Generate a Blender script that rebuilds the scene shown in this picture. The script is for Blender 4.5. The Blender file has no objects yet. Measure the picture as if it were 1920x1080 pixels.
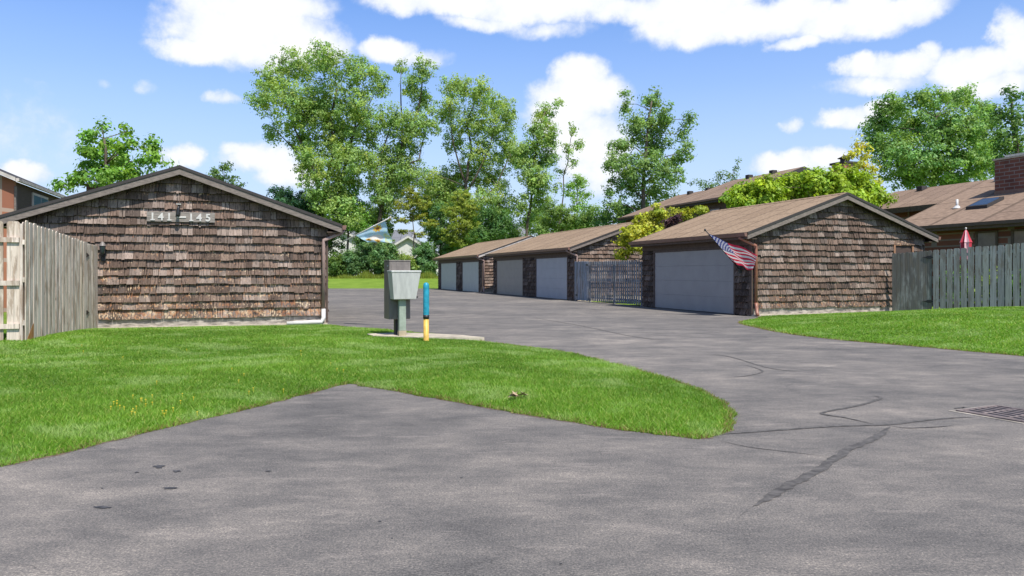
import bpy, math, random
import numpy as np
from mathutils import Vector, Matrix

random.seed(7); rng = np.random.default_rng(11)
R = math.radians
sc = bpy.context.scene
COL = sc.collection
F = 1380.0; HY = 512.0; CH = 1.4
TH = math.atan(470 / 1380.0)
A = Vector((-math.sin(TH), math.cos(TH), 0)); B = Vector((math.cos(TH), math.sin(TH), 0))

def gp(x, y, z=0.0):
    d = (CH - z) * F / (y - HY)
    return Vector(((x - 960) / F * d, d, z))
def at(x, y, d):
    return Vector(((x - 960) / F * d, d, CH + (HY - y) / F * d))
def sstep(t):
    t = min(1, max(0, t)); return t * t * (3 - 2 * t)
def far_z(Y):
    return 1.0 * sstep((Y - 67) / 17)

# ------------------------------------------------------------------ materials
def mat(name):
    m = bpy.data.materials.new(name); m.use_nodes = True
    nt = m.node_tree; p = nt.nodes['Principled BSDF']
    return m, nt, p
def N(nt, t, **kw):
    n = nt.nodes.new(t)
    for k, v in kw.items():
        if k.startswith('i_'):
            key = k[2:]
            key = int(key) if key.isdigit() else key.replace('_', ' ')
            n.inputs[key].default_value = v
        else: setattr(n, k, v)
    return n
def L(nt, a, b): nt.links.new(a, b)
def ramp(nt, src, stops):
    r = nt.nodes.new('ShaderNodeValToRGB')
    el = r.color_ramp.elements
    while len(el) < len(stops): el.new(0.5)
    for e, (p, c) in zip(el, stops):
        e.position = p; e.color = (*c, 1) if len(c) == 3 else c
    L(nt, src, r.inputs[0]); return r
def noise(nt, vec, scale, detail=4, rough=.55, dist=0):
    n = N(nt, 'ShaderNodeTexNoise'); n.inputs['Scale'].default_value = scale
    n.inputs['Detail'].default_value = detail; n.inputs['Roughness'].default_value = rough
    n.inputs['Distortion'].default_value = dist
    if vec is not None: L(nt, vec, n.inputs['Vector'])
    return n
def mix(nt, fac, a, b, mode='MIX'):
    m = nt.nodes.new('ShaderNodeMix'); m.data_type = 'RGBA'; m.blend_type = mode
    for s, v in ((m.inputs[0], fac), (m.inputs[6], a), (m.inputs[7], b)):
        if isinstance(v, (int, float)): s.default_value = v
        elif isinstance(v, tuple): s.default_value = (*v, 1) if len(v) == 3 else v
        else: L(nt, v, s)
    return m.outputs[2]
def mapping(nt, src, scale, rot=(0, 0, 0)):
    mp = N(nt, 'ShaderNodeMapping'); mp.inputs['Scale'].default_value = scale; mp.inputs['Rotation'].default_value = rot
    L(nt, src, mp.inputs['Vector']); return mp.outputs[0]
def math_(nt, op, a, b=None, clamp=False):
    m = N(nt, 'ShaderNodeMath', operation=op, use_clamp=clamp)
    for i, v in enumerate((a, b)):
        if v is None: continue
        if isinstance(v, (int, float)): m.inputs[i].default_value = v
        else: L(nt, v, m.inputs[i])
    return m.outputs[0]
def bump(nt, p, h, s, dist=.01):
    b = N(nt, 'ShaderNodeBump'); b.inputs['Strength'].default_value = s; b.inputs['Distance'].default_value = dist
    L(nt, h, b.inputs['Height']); L(nt, b.outputs[0], p.inputs['Normal'])

def simple(name, c, rough=.6, var=.12, scale=6, metal=0, bmp=0, stretch=None, usecol=False):
    m, nt, p = mat(name)
    tc = N(nt, 'ShaderNodeTexCoord'); v = tc.outputs['Object']
    if stretch: v = mapping(nt, v, stretch)
    n = noise(nt, v, scale, 6, .6)
    r = ramp(nt, n.outputs[0], [(.25, (1 - var * 2,) * 3), (.75, (1 + var,) * 3)])
    base = c
    if usecol:
        base = N(nt, 'ShaderNodeAttribute', attribute_name='Col').outputs['Color']
    o = mix(nt, 1.0, base, r.outputs[0], 'MULTIPLY'); L(nt, o, p.inputs['Base Color'])
    p.inputs['Roughness'].default_value = rough; p.inputs['Metallic'].default_value = metal
    if bmp: bump(nt, p, n.outputs[0], bmp, .01)
    return m

def m_shake():
    m, nt, p = mat('cedar_shakes')
    at_ = N(nt, 'ShaderNodeAttribute', attribute_name='Col')
    tc = N(nt, 'ShaderNodeTexCoord').outputs['Object']
    g = noise(nt, mapping(nt, tc, (30, 30, 1.6)), 1, 4, .7)
    g2 = noise(nt, mapping(nt, tc, (24, 24, 13)), 1, 4, .65)
    gr = ramp(nt, g.outputs[0], [(.33, (.30,) * 3), (.46, (.92,) * 3), (.60, (1.08,) * 3), (.74, (1.4,) * 3)])
    c = mix(nt, 1, at_.outputs['Color'], gr.outputs[0], 'MULTIPLY')
    w = math_(nt, 'MULTIPLY', at_.outputs['Alpha'], 1.0)
    thr = math_(nt, 'ADD', g2.outputs[0], math_(nt, 'MULTIPLY', w, .24))
    msk = ramp(nt, thr, [(.66, (0, 0, 0)), (.70, (1, 1, 1))])
    oc = noise(nt, tc, 5, 2)
    orng = ramp(nt, oc.outputs[0], [(.36, (.25, .10, .05)), (.48, (.42, .22, .11)), (.60, (.55, .42, .28))])
    c = mix(nt, math_(nt, 'MULTIPLY', msk.outputs[0], .8), c, orng.outputs[0])
    L(nt, c, p.inputs['Base Color']); p.inputs['Roughness'].default_value = .9
    p.inputs['Specular IOR Level'].default_value = .2
    bump(nt, p, g.outputs[0], .6, .006)
    return m
def m_roof(name, c1, c2):
    m, nt, p = mat(name)
    uv = N(nt, 'ShaderNodeTexCoord').outputs['UV']
    b = N(nt, 'ShaderNodeTexBrick'); L(nt, uv, b.inputs['Vector'])
    b.inputs['Scale'].default_value = 1; b.inputs['Brick Width'].default_value = .32; b.inputs['Row Height'].default_value = .14
    b.inputs['Mortar Size'].default_value = .006; b.inputs['Bias'].default_value = 0
    b.inputs['Color1'].default_value = (*c1, 1); b.inputs['Color2'].default_value = (*c2, 1)
    b.inputs['Mortar'].default_value = (c1[0] * .55, c1[1] * .55, c1[2] * .55, 1)
    n = noise(nt, uv, .6, 5, .6); n2 = noise(nt, uv, 60, 2)
    r = ramp(nt, n.outputs[0], [(.3, (.82,) * 3), (.7, (1.12,) * 3)])
    r2 = ramp(nt, n2.outputs[0], [(.3, (.75,) * 3), (.7, (1.2,) * 3)])
    c = mix(nt, 1, mix(nt, 1, b.outputs[0], r.outputs[0], 'MULTIPLY'), r2.outputs[0], 'MULTIPLY')
    L(nt, c, p.inputs['Base Color']); p.inputs['Roughness'].default_value = .95
    p.inputs['Specular IOR Level'].default_value = .15
    bump(nt, p, b.outputs['Fac'], -.5, .01)
    return m
def m_brick(name, c1, c2, mortar):
    m, nt, p = mat(name)
    uv = N(nt, 'ShaderNodeTexCoord').outputs['UV']
    b = N(nt, 'ShaderNodeTexBrick'); L(nt, uv, b.inputs['Vector'])
    b.inputs['Scale'].default_value = 1; b.inputs['Brick Width'].default_value = .22; b.inputs['Row Height'].default_value = .075
    b.inputs['Mortar Size'].default_value = .009
    b.inputs['Color1'].default_value = (*c1, 1); b.inputs['Color2'].default_value = (*c2, 1); b.inputs['Mortar'].default_value = (*mortar, 1)
    n = noise(nt, uv, 3, 5); r = ramp(nt, n.outputs[0], [(.3, (.7,) * 3), (.7, (1.2,) * 3)])
    L(nt, mix(nt, 1, b.outputs[0], r.outputs[0], 'MULTIPLY'), p.inputs['Base Color'])
    p.inputs['Roughness'].default_value = .9
    bump(nt, p, b.outputs['Fac'], -.6, .008)
    return m
def m_asphalt():
    m, nt, p = mat('weathered_asphalt')
    tc = N(nt, 'ShaderNodeTexCoord').outputs['Object']
    big = noise(nt, mapping(nt, tc, (.16, .26, 1), (0, 0, .5)), 1, 8, .66, .15)
    mid = noise(nt, mapping(nt, tc, (1.1, 1.9, 1), (0, 0, -.25)), 1, 10, .74, .12)
    fine = noise(nt, tc, 34, 6, .8); grain = noise(nt, tc, 85, 3, .8)
    s = math_(nt, 'ADD', math_(nt, 'MULTIPLY', big.outputs[0], .42), math_(nt, 'MULTIPLY', mid.outputs[0], .58))
    s = math_(nt, 'ADD', math_(nt, 'MULTIPLY', math_(nt, 'SUBTRACT', s, .5), 1.12), .5)
    v = math_(nt, 'ADD', s, math_(nt, 'MULTIPLY', math_(nt, 'SUBTRACT', fine.outputs[0], .5), .42))
    v = math_(nt, 'ADD', v, math_(nt, 'MULTIPLY', math_(nt, 'SUBTRACT', grain.outputs[0], .5), .95))
    base = ramp(nt, v, [(.28, (.060, .057, .055)), (.43, (.118, .110, .104)), (.53, (.162, .147, .134)), (.62, (.235, .207, .180)), (.76, (.42, .365, .31))])
    c = base.outputs[0]
    # pale scuffs
    sc_ = noise(nt, mapping(nt, tc, (1.3, 4.6, 1), (0, 0, .12)), 1, 8, .75, .1)
    sm = ramp(nt, math_(nt, 'ADD', sc_.outputs[0], math_(nt, 'MULTIPLY', math_(nt, 'SUBTRACT', grain.outputs[0], .5), .3)), [(.56, (0, 0, 0)), (.70, (1, 1, 1))])
    c = mix(nt, math_(nt, 'MULTIPLY', sm.outputs[0], .6), c, (.33, .287, .25))
    # hairline cracks
    vo = N(nt, 'ShaderNodeTexVoronoi', feature='DISTANCE_TO_EDGE'); vo.inputs['Scale'].default_value = .33
    wv = mix(nt, .4, tc, noise(nt, tc, 1.6, 4).outputs['Color'])
    L(nt, wv, vo.inputs['Vector'])
    ck = ramp(nt, vo.outputs['Distance'], [(.0, (1, 1, 1)), (.006, (0, 0, 0))])
    gate = ramp(nt, noise(nt, tc, .45, 2).outputs[0], [(.5, (0, 0, 0)), (.6, (1, 1, 1))])
    c = mix(nt, math_(nt, 'MULTIPLY', math_(nt, 'MULTIPLY', ck.outputs[0], gate.outputs[0]), .35), c, (.06, .058, .058))
    L(nt, c, p.inputs['Base Color']); p.inputs['Roughness'].default_value = .9
    p.inputs['Specular IOR Level'].default_value = .25
    bump(nt, p, math_(nt, 'ADD', grain.outputs[0], fine.outputs[0]), .5, .006)
    return m
def m_lawn(name, c1, c2, c3):
    m, nt, p = mat(name)
    tc = N(nt, 'ShaderNodeTexCoord').outputs['Object']
    a = noise(nt, tc, .7, 4); b = noise(nt, tc, 25, 4, .7)
    r = ramp(nt, math_(nt, 'ADD', math_(nt, 'MULTIPLY', a.outputs[0], .5), math_(nt, 'MULTIPLY', b.outputs[0], .5)),
             [(.35, c1), (.5, c2), (.66, c3)])
    L(nt, r.outputs[0], p.inputs['Base Color']); p.inputs['Roughness'].default_value = .9
    p.inputs['Specular IOR Level'].default_value = .1
    bump(nt, p, b.outputs[0], .9, .05)
    return m
def m_leaf(name, trans=.35, tcol=(1.25, 1.2, .55)):
    m, nt, p = mat(name)
    at_ = N(nt, 'ShaderNodeAttribute', attribute_name='Col')
    L(nt, at_.outputs['Color'], p.inputs['Base Color'])
    p.inputs['Roughness'].default_value = .5; p.inputs['Specular IOR Level'].default_value = .3
    tr = N(nt, 'ShaderNodeBsdfTranslucent')
    L(nt, mix(nt, 1, at_.outputs['Color'], tcol, 'MULTIPLY'), tr.inputs['Color'])
    ms = N(nt, 'ShaderNodeMixShader'); ms.inputs[0].default_value = trans
    L(nt, p.outputs[0], ms.inputs[1]); L(nt, tr.outputs[0], ms.inputs[2])
    L(nt, ms.outputs[0], nt.nodes['Material Output'].inputs['Surface'])
    return m
def m_glass(name, c=(.03, .04, .05)):
    m, nt, p = mat(name)
    p.inputs['Base Color'].default_value = (*c, 1); p.inputs['Roughness'].default_value = .05
    p.inputs['Specular IOR Level'].default_value = .8
    return m

M = {}
M['shake'] = m_shake()
M['back'] = simple('dark_sheathing', (.035, .027, .022), .9)
M['roof'] = m_roof('brown_roof_shingles', (.335, .238, .158), (.295, .206, .136))
M['roof2'] = m_roof('taupe_roof_shingles', (.29, .205, .15), (.235, .163, .12))
M['roof_gray'] = m_roof('gray_roof_shingles', (.21, .215, .23), (.16, .165, .18))
M['edge'] = simple('dark_roof_edge', (.04, .034, .032), .8)
M['fascia'] = simple('weathered_fascia', (.20, .163, .138), .8, .25, 3, bmp=.3, stretch=(3, 3, 12))
M['fascia_w'] = simple('pale_fascia', (.5, .45, .4), .7, .2, 3)
M['soffit'] = simple('brown_soffit', (.11, .075, .055), .8)
M['trim'] = simple('brown_trim', (.10, .068, .052), .75, .2, 8)
M['trim_o'] = simple('tan_trim', (.30, .155, .085), .7, .2, 8)
M['gutter'] = simple('brown_gutter', (.19, .10, .075), .45, .15, 5)
M['spout_r'] = simple('rust_downspout', (.32, .135, .085), .45, .15, 5)
M['spout_b'] = simple('taupe_downspout', (.34, .235, .20), .5, .15, 5)
M['white'] = simple('chalky_white', (.60, .57, .53), .6, .15, 6)
M['conc'] = simple('concrete', (.50, .43, .33), .9, .22, 5, bmp=.3)
M['block'] = simple('weathered_block', (.42, .37, .31), .95, .45, 4, bmp=.5, stretch=(1, 1, 3))
M['door_g'] = simple('grey_door', (.31, .295, .29), .5, .06, 2)
M['door_b'] = simple('beige_door', (.29, .25, .22), .5, .06, 2)
M['door_w'] = simple('pale_door', (.37, .37, .40), .5, .05, 2)
M['door_s'] = simple('sage_door', (.44, .455, .42), .5, .05, 2)
def m_wood(name, pale, brown):
    m, nt, p = mat(name)
    a = N(nt, 'ShaderNodeAttribute', attribute_name='Col').outputs['Color']
    tc = N(nt, 'ShaderNodeTexCoord').outputs['Object']
    st = noise(nt, mapping(nt, tc, (45, 45, 1.3)), 1, 6, .7)
    r = ramp(nt, st.outputs[0], [(.28, (.5,) * 3), (.5, (1,) * 3), (.75, (1.25,) * 3)])
    c = mix(nt, 1, a, r.outputs[0], 'MULTIPLY')
    pn = noise(nt, mapping(nt, tc, (3.5, 3.5, .9)), 1, 5, .65)
    c = mix(nt, math_(nt, 'MULTIPLY', ramp(nt, pn.outputs[0], [(.50, (0, 0, 0)), (.62, (1, 1, 1))]).outputs[0], .75), c, mix(nt, 1, r.outputs[0], pale, 'MULTIPLY'))
    bn_ = noise(nt, mapping(nt, tc, (6, 6, 1.1)), 1.3, 5, .65)
    c = mix(nt, math_(nt, 'MULTIPLY', ramp(nt, bn_.outputs[0], [(.50, (0, 0, 0)), (.60, (1, 1, 1))]).outputs[0], .75), c, mix(nt, 1, r.outputs[0], brown, 'MULTIPLY'))
    kn = N(nt, 'ShaderNodeTexVoronoi'); kn.inputs['Scale'].default_value = 1; L(nt, mapping(nt, tc, (5.5, 5.5, 2.2)), kn.inputs['Vector'])
    c = mix(nt, math_(nt, 'MULTIPLY', ramp(nt, kn.outputs['Distance'], [(.05, (1, 1, 1)), (.09, (0, 0, 0))]).outputs[0], .7), c, (.10, .075, .055))
    L(nt, c, p.inputs['Base Color']); p.inputs['Roughness'].default_value = .88; p.inputs['Specular IOR Level'].default_value = .2
    bump(nt, p, st.outputs[0], .4, .006)
    return m
M['wood'] = m_wood('weathered_boards', (.70, .61, .515), (.28, .20, .14))
M['wood_d'] = m_wood('dark_boards', (.38, .37, .365), (.19, .16, .135))
M['black'] = simple('black_iron', (.018, .018, .02), .5, .1, 8)
M['brick'] = m_brick('orange_brick', (.36, .145, .075), (.22, .08, .05), (.36, .26, .2))
M['brick_d'] = m_brick('red_brick', (.20, .07, .045), (.13, .045, .032), (.22, .17, .15))
M['siding'] = simple('dark_siding', (.07, .045, .035), .8, .2, 3, stretch=(1, 1, 10))
M['siding_w'] = simple('pale_siding', (.62, .60, .57), .7, .1, 3)
M['glass'] = m_glass('window_glass')
M['bark'] = simple('bark', (.13, .10, .075), .95, .35, 6, bmp=.8, stretch=(6, 6, 1))
M['leaf'] = m_leaf('leaves', .42, (1.35, 1.35, .6))
M['leaf_y'] = m_leaf('bright_leaves', .4, (1.15, 1.1, .5))
M['blade'] = m_leaf('grass_blades', .42, (1.1, 1.1, .5))
M['asphalt'] = m_asphalt()
M['tar'] = simple('crack_filler', (.102, .093, .086), .9, .4, 14, bmp=.4)
M['oil'] = simple('oil_spot', (.07, .066, .064), .6, .4, 20)
M['lawn'] = m_lawn('lawn_turf', (.09, .20, .015), (.14, .29, .022), (.20, .34, .035))
M['ground'] = m_lawn('meadow', (.10, .17, .02), (.16, .25, .035), (.22, .30, .05))
M['soil'] = simple('bare_soil', (.16, .115, .075), .95, .3, 20, bmp=.6)
M['mb_dark'] = simple('taupe_painted_steel', (.185, .16, .14), .5, .2, 2, stretch=(6, 6, 1.2))
M['mb_gray'] = simple('pale_grey_steel', (.48, .48, .445), .42, .12, 2, stretch=(6, 6, 1.2))
M['mb_post'] = simple('green_post', (.29, .34, .27), .7, .18, 7)
M['cyan'] = simple('turquoise_sleeve', (.02, .30, .42), .35, .25, 12)
M['yellow'] = simple('yellow_paint', (.72, .44, .08), .5, .22, 9)
M['iron'] = simple('rusty_iron', (.21, .165, .15), .7, .3, 14, bmp=.4)
M['cloth'] = simple('flag_cloth', (1, 1, 1), .85, .04, 6, usecol=True)
M['red'] = simple('umbrella_cloth', (1, 1, 1), .8, .08, 6, usecol=True)
M['pipe'] = simple('white_pipe', (.55, .54, .52), .4, .05, 5)

M['cloth'] = m_leaf('flag_cloth', .35, (1, 1, 1))
# ------------------------------------------------------------------ mesh helpers
class MB:
    def __init__(s): s.v = []; s.f = []; s.c = []; s.sm = []
    def add(s, vs, fs, col=(1, 1, 1, 0), smooth=False):
        o = len(s.v); s.v += [tuple(v) for v in vs]
        for f in fs: s.f.append([i + o for i in f]); s.c.append(col); s.sm.append(smooth)
    def box(s, x0, x1, y0, y1, z0, z1, col=(1, 1, 1, 0)):
        s.add([(x0, y0, z0), (x1, y0, z0), (x1, y1, z0), (x0, y1, z0), (x0, y0, z1), (x1, y0, z1), (x1, y1, z1), (x0, y1, z1)],
              [(3, 2, 1, 0), (4, 5, 6, 7), (0, 1, 5, 4), (1, 2, 6, 5), (2, 3, 7, 6), (3, 0, 4, 7)], col)
    def hexa(s, p, col=(1, 1, 1, 0)):   # 4 bottom ccw + 4 top
        s.add(p, [(3, 2, 1, 0), (4, 5, 6, 7), (0, 1, 5, 4), (1, 2, 6, 5), (2, 3, 7, 6), (3, 0, 4, 7)], col)
    def extr(s, poly, d, col=(1, 1, 1, 0)):  # polygon (3d pts) extruded by d
        n = len(poly); p = [Vector(q) for q in poly]; d = Vector(d)
        s.add(p + [q + d for q in p], [list(range(n))[::-1], list(range(n, 2 * n))] + [(i, (i + 1) % n, n + (i + 1) % n, n + i) for i in range(n)], col)
    def tube(s, pts, r, n=8, col=(1, 1, 1, 0), cap=True):
        pts = [Vector(p) for p in pts]
        rs = r if isinstance(r, (list, tuple)) else [r] * len(pts)
        vs = []; ref = None
        for i, p in enumerate(pts):
            d = (pts[min(i + 1, len(pts) - 1)] - pts[max(i - 1, 0)]).normalized()
            if ref is None: ref = Vector((0, 0, 1)) if abs(d.z) < .8 else Vector((1, 0, 0))
            u = d.cross(ref).normalized(); w = u.cross(d).normalized(); ref = w
            for k in range(n):
                t = 2 * math.pi * k / n
                vs.append(p + (u * math.cos(t) + w * math.sin(t)) * rs[i])
        fs = []
        for i in range(len(pts) - 1):
            for k in range(n):
                fs.append((i * n + k, i * n + (k + 1) % n, (i + 1) * n + (k + 1) % n, (i + 1) * n + k))
        if cap: fs += [list(range(n))[::-1], list(range((len(pts) - 1) * n, len(pts) * n))]
        s.add(vs, fs, col, True)
    def lathe(s, prof, n=20, c=(0, 0, 0), col=(1, 1, 1, 0)):
        vs = [(c[0] + r * math.cos(2 * math.pi * k / n), c[1] + r * math.sin(2 * math.pi * k / n), c[2] + z) for r, z in prof for k in range(n)]
        fs = [(i * n + k, i * n + (k + 1) % n, (i + 1) * n + (k + 1) % n, (i + 1) * n + k) for i in range(len(prof) - 1) for k in range(n)]
        s.add(vs, fs, col, True)
    def build(s, name, m, parent=None, bevel=0, loc=None):
        me = bpy.data.meshes.new(name); me.from_pydata(s.v, [], s.f); me.materials.append(m)
        uv = me.uv_layers.new(name='UVMap'); ca = me.color_attributes.new('Col', 'FLOAT_COLOR', 'CORNER')
        uvs = []; cols = []
        V = s.v
        for f, c in zip(s.f, s.c):
            a, b, d = Vector(V[f[0]]), Vector(V[f[1]]), Vector(V[f[2]])
            n = (b - a).cross(d - a)
            ax, ay, az = abs(n.x), abs(n.y), abs(n.z)
            for q, i in enumerate(f):
                p = V[i]
                if az > ax and az > ay:
                    uvs += [p[1], p[0]] if ax > ay * .01 else [p[0], p[1]]
                elif ax > ay: uvs += [p[1], p[2]]
                else: uvs += [p[0], p[2]]
                cols += list(c[q] if isinstance(c[0], tuple) else c)
        uv.data.foreach_set('uv', uvs); ca.data.foreach_set('color', cols)
        me.polygons.foreach_set('use_smooth', s.sm)
        me.update()
        o = bpy.data.objects.new(name, me); COL.objects.link(o)
        if parent: o.parent = parent
        if loc is not None: o.location = loc
        if bevel:
            bm = o.modifiers.new('bevel', 'BEVEL'); bm.width = bevel; bm.segments = 2; bm.limit_method = 'ANGLE'
        return o
def tag(o, label=None, cat=None, group=None, kind=None):
    if label: o['label'] = label
    if cat: o['category'] = cat
    if group: o['group'] = group
    if kind: o['kind'] = kind
    return o
def thing(name, label, cat, loc=(0, 0, 0), rz=0, group=None):
    o = bpy.data.objects.new(name, None); COL.objects.link(o)
    o.location = loc; o.rotation_euler = (0, 0, rz); o.empty_display_size = .3
    return tag(o, label, cat, group)
def np_mesh(name, verts, nper, m, parent=None, cols=None):
    nv = len(verts); nf = nv // nper
    me = bpy.data.meshes.new(name)
    me.vertices.add(nv); me.vertices.foreach_set('co', verts.astype(np.float32).ravel())
    me.loops.add(nv); me.loops.foreach_set('vertex_index', np.arange(nv, dtype=np.int32))
    me.polygons.add(nf); me.polygons.foreach_set('loop_start', np.arange(0, nv, nper, dtype=np.int32))
    me.materials.append(m)
    if cols is not None:
        ca = me.color_attributes.new('Col', 'FLOAT_COLOR', 'POINT'); ca.data.foreach_set('color', cols.astype(np.float32).ravel())
    me.update(calc_edges=True)
    o = bpy.data.objects.new(name, me); COL.objects.link(o)
    if parent: o.parent = parent
    return o

# ------------------------------------------------------------------ setting
def poly_obj(name, pts, m, kind='structure'):
    mb = MB(); mb.add(pts, [list(range(len(pts)))]); o = mb.build(name, m); tag(o, kind=kind); return o
# ground: one sheet to the horizon, rising gently beyond the drive
mb = MB(); ys = [-300, 40, 60, 67] + [67 + 1.7 * k for k in range(1, 11)] + [100, 200, 600, 3000]
xs = [-3000, -300, -60, 60, 300, 3000]
vs = [(x, y, far_z(y) - .03) for y in ys for x in xs]; nx = len(xs)
mb.add(vs, [(j * nx + i, j * nx + i + 1, (j + 1) * nx + i + 1, (j + 1) * nx + i) for j in range(len(ys) - 1) for i in range(nx - 1)])
tag(mb.build('ground', M['ground']), kind='structure')
C0 = Vector((7.76, 23.8, 0))                    # near corner of the right garage row
LG = Vector((-11.84, 17.58, 0))                 # left front corner of the left garage
LR = LG + B * 7.2
asp = [(-30, -12), (40, -12), (30, 11), (14, 20), tuple((C0 + B * .3 - A * .0)[:2]), tuple((C0 + A * 45 + B * .3)[:2]), (-6, 67), (-30, 67),
       tuple((LR + A * 46)[:2]), tuple((LR - B * .1)[:2]), tuple((LG)[:2]), (-14, 14), (-30, 12)]
poly_obj('asphalt_drive', [(x, y, 0) for x, y in asp], M['asphalt'])

def catmull(pts, k=4, closed=True):
    out = []; n = len(pts)
    for i in range(n if closed else n - 1):
        p0, p1, p2, p3 = (pts[(i - 1) % n], pts[i], pts[(i + 1) % n], pts[(i + 2) % n]) if closed else (pts[max(i - 1, 0)], pts[i], pts[i + 1], pts[min(i + 2, n - 1)])
        for j in range(k):
            t = j / k
            out.append(tuple(.5 * ((2 * p1[a]) + (p2[a] - p0[a]) * t + (2 * p0[a] - 5 * p1[a] + 4 * p2[a] - p3[a]) * t * t + (3 * p1[a] - p0[a] - 3 * p2[a] + p3[a]) * t ** 3) for a in (0, 1)))
    return out
def inside(poly, x, y):
    px = np.array([p[0] for p in poly]); py = np.array([p[1] for p in poly])
    res = np.zeros(len(x), bool); j = len(poly) - 1
    for i in range(len(poly)):
        c = ((py[i] > y) != (py[j] > y)) & (x < (px[j] - px[i]) * (y - py[i]) / (py[j] - py[i] + 1e-12) + px[i])
        res ^= c; j = i
    return res
def edge_dist(poly, x, y):
    d = np.full(len(x), 1e9)
    for i in range(len(poly)):
        ax, ay = poly[i]; bx, by = poly[(i + 1) % len(poly)]
        vx, vy = bx - ax, by - ay; l2 = vx * vx + vy * vy + 1e-12
        t = np.clip(((x - ax) * vx + (y - ay) * vy) / l2, 0, 1)
        d = np.minimum(d, np.hypot(x - ax - t * vx, y - ay - t * vy))
    return d
def G2(l): return [tuple(gp(x, y)[:2]) for x, y in l]

front = [(0, 876), (100, 853), (200, 830), (320, 800), (467, 767), (567, 741), (620, 727), (655, 719.5), (700, 727), (800, 744), (893, 761), (1007, 781), (1140, 803), (1207, 812), (1280, 820),
         (1330, 821), (1362, 806), (1376, 785), (1366, 765), (1330, 740), (1273, 717), (1207, 699), (1140, 681), (1067, 662), (985, 651), (917, 643), (870, 634), (790, 626), (700, 618), (640, 614.5)]
isl = G2(front)
isl = isl[:7] + catmull(isl, 1)[7:8] + isl[8:]
def rough_edge(poly, step=.10, amp=.018):
    out = []
    for i in range(len(poly)):
        a, b = Vector(poly[i]), Vector(poly[(i + 1) % len(poly)])
        n = max(1, int((b - a).length / step)) if (b - a).length < 6 else 1
        for k in range(n):
            p = a.lerp(b, k / n); out.append((p.x + random.gauss(0, amp), p.y + random.gauss(0, amp)))
    return out
left_poly = rough_edge(catmull(isl, 3, False) + [tuple((LR - A * .12)[:2]), tuple((LG - B * 2 - A * .12)[:2]), (-18, 16), (-20, 6.5), (-9.5, 4.1)])
def zl(x, y):
    d = edge_dist(left_poly, x, y)
    z = .0035 + .065 * (1 - np.exp(-d / .8))
    t = np.clip((-x - 6.5) / 4, 0, 1); s = np.clip((y - 7) / 5, 0, 1) * np.clip((18.2 - y) / 3, 0, 1)
    return z + .10 * t * s
rfront = [(1920, 668), (1800, 657), (1700, 648), (1600, 640), (1500, 629), (1440, 619), (1400, 610), (1388, 606), (1396, 602), (1425, 597)]
rl = G2(rfront)
right_poly = rough_edge([(16, 7.5), (11, 10.7)] + catmull(rl, 3, False) + [tuple((C0 + B * .35 - A * .10)[:2]), tuple((C0 + B * 7.6 - A * .10)[:2]), tuple((C0 + B * 14)[:2]), (26, 20), (24, 8)])
rf_line = [(16, 7.5), (11, 10.7)] + rl
def zr(x, y):
    dw = (x - C0.x) * .322 + (y - C0.y) * -.947
    df = edge_dist(right_poly, x, y)
    d2 = np.full(len(x), 1e9)
    for i in range(len(rf_line) - 1):
        ax, ay = rf_line[i]; bx, by = rf_line[i + 1]
        vx, vy = bx - ax, by - ay; t = np.clip(((x - ax) * vx + (y - ay) * vy) / (vx * vx + vy * vy), 0, 1)
        d2 = np.minimum(d2, np.hypot(x - ax - t * vx, y - ay - t * vy))
    a = np.clip(dw / 3.85, 0, 1.1); b = np.clip(d2 / 6, 0, 1)
    return .0035 + .055 * (1 - np.exp(-df / .8)) + .30 * a * (b * b * (3 - 2 * b))

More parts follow.
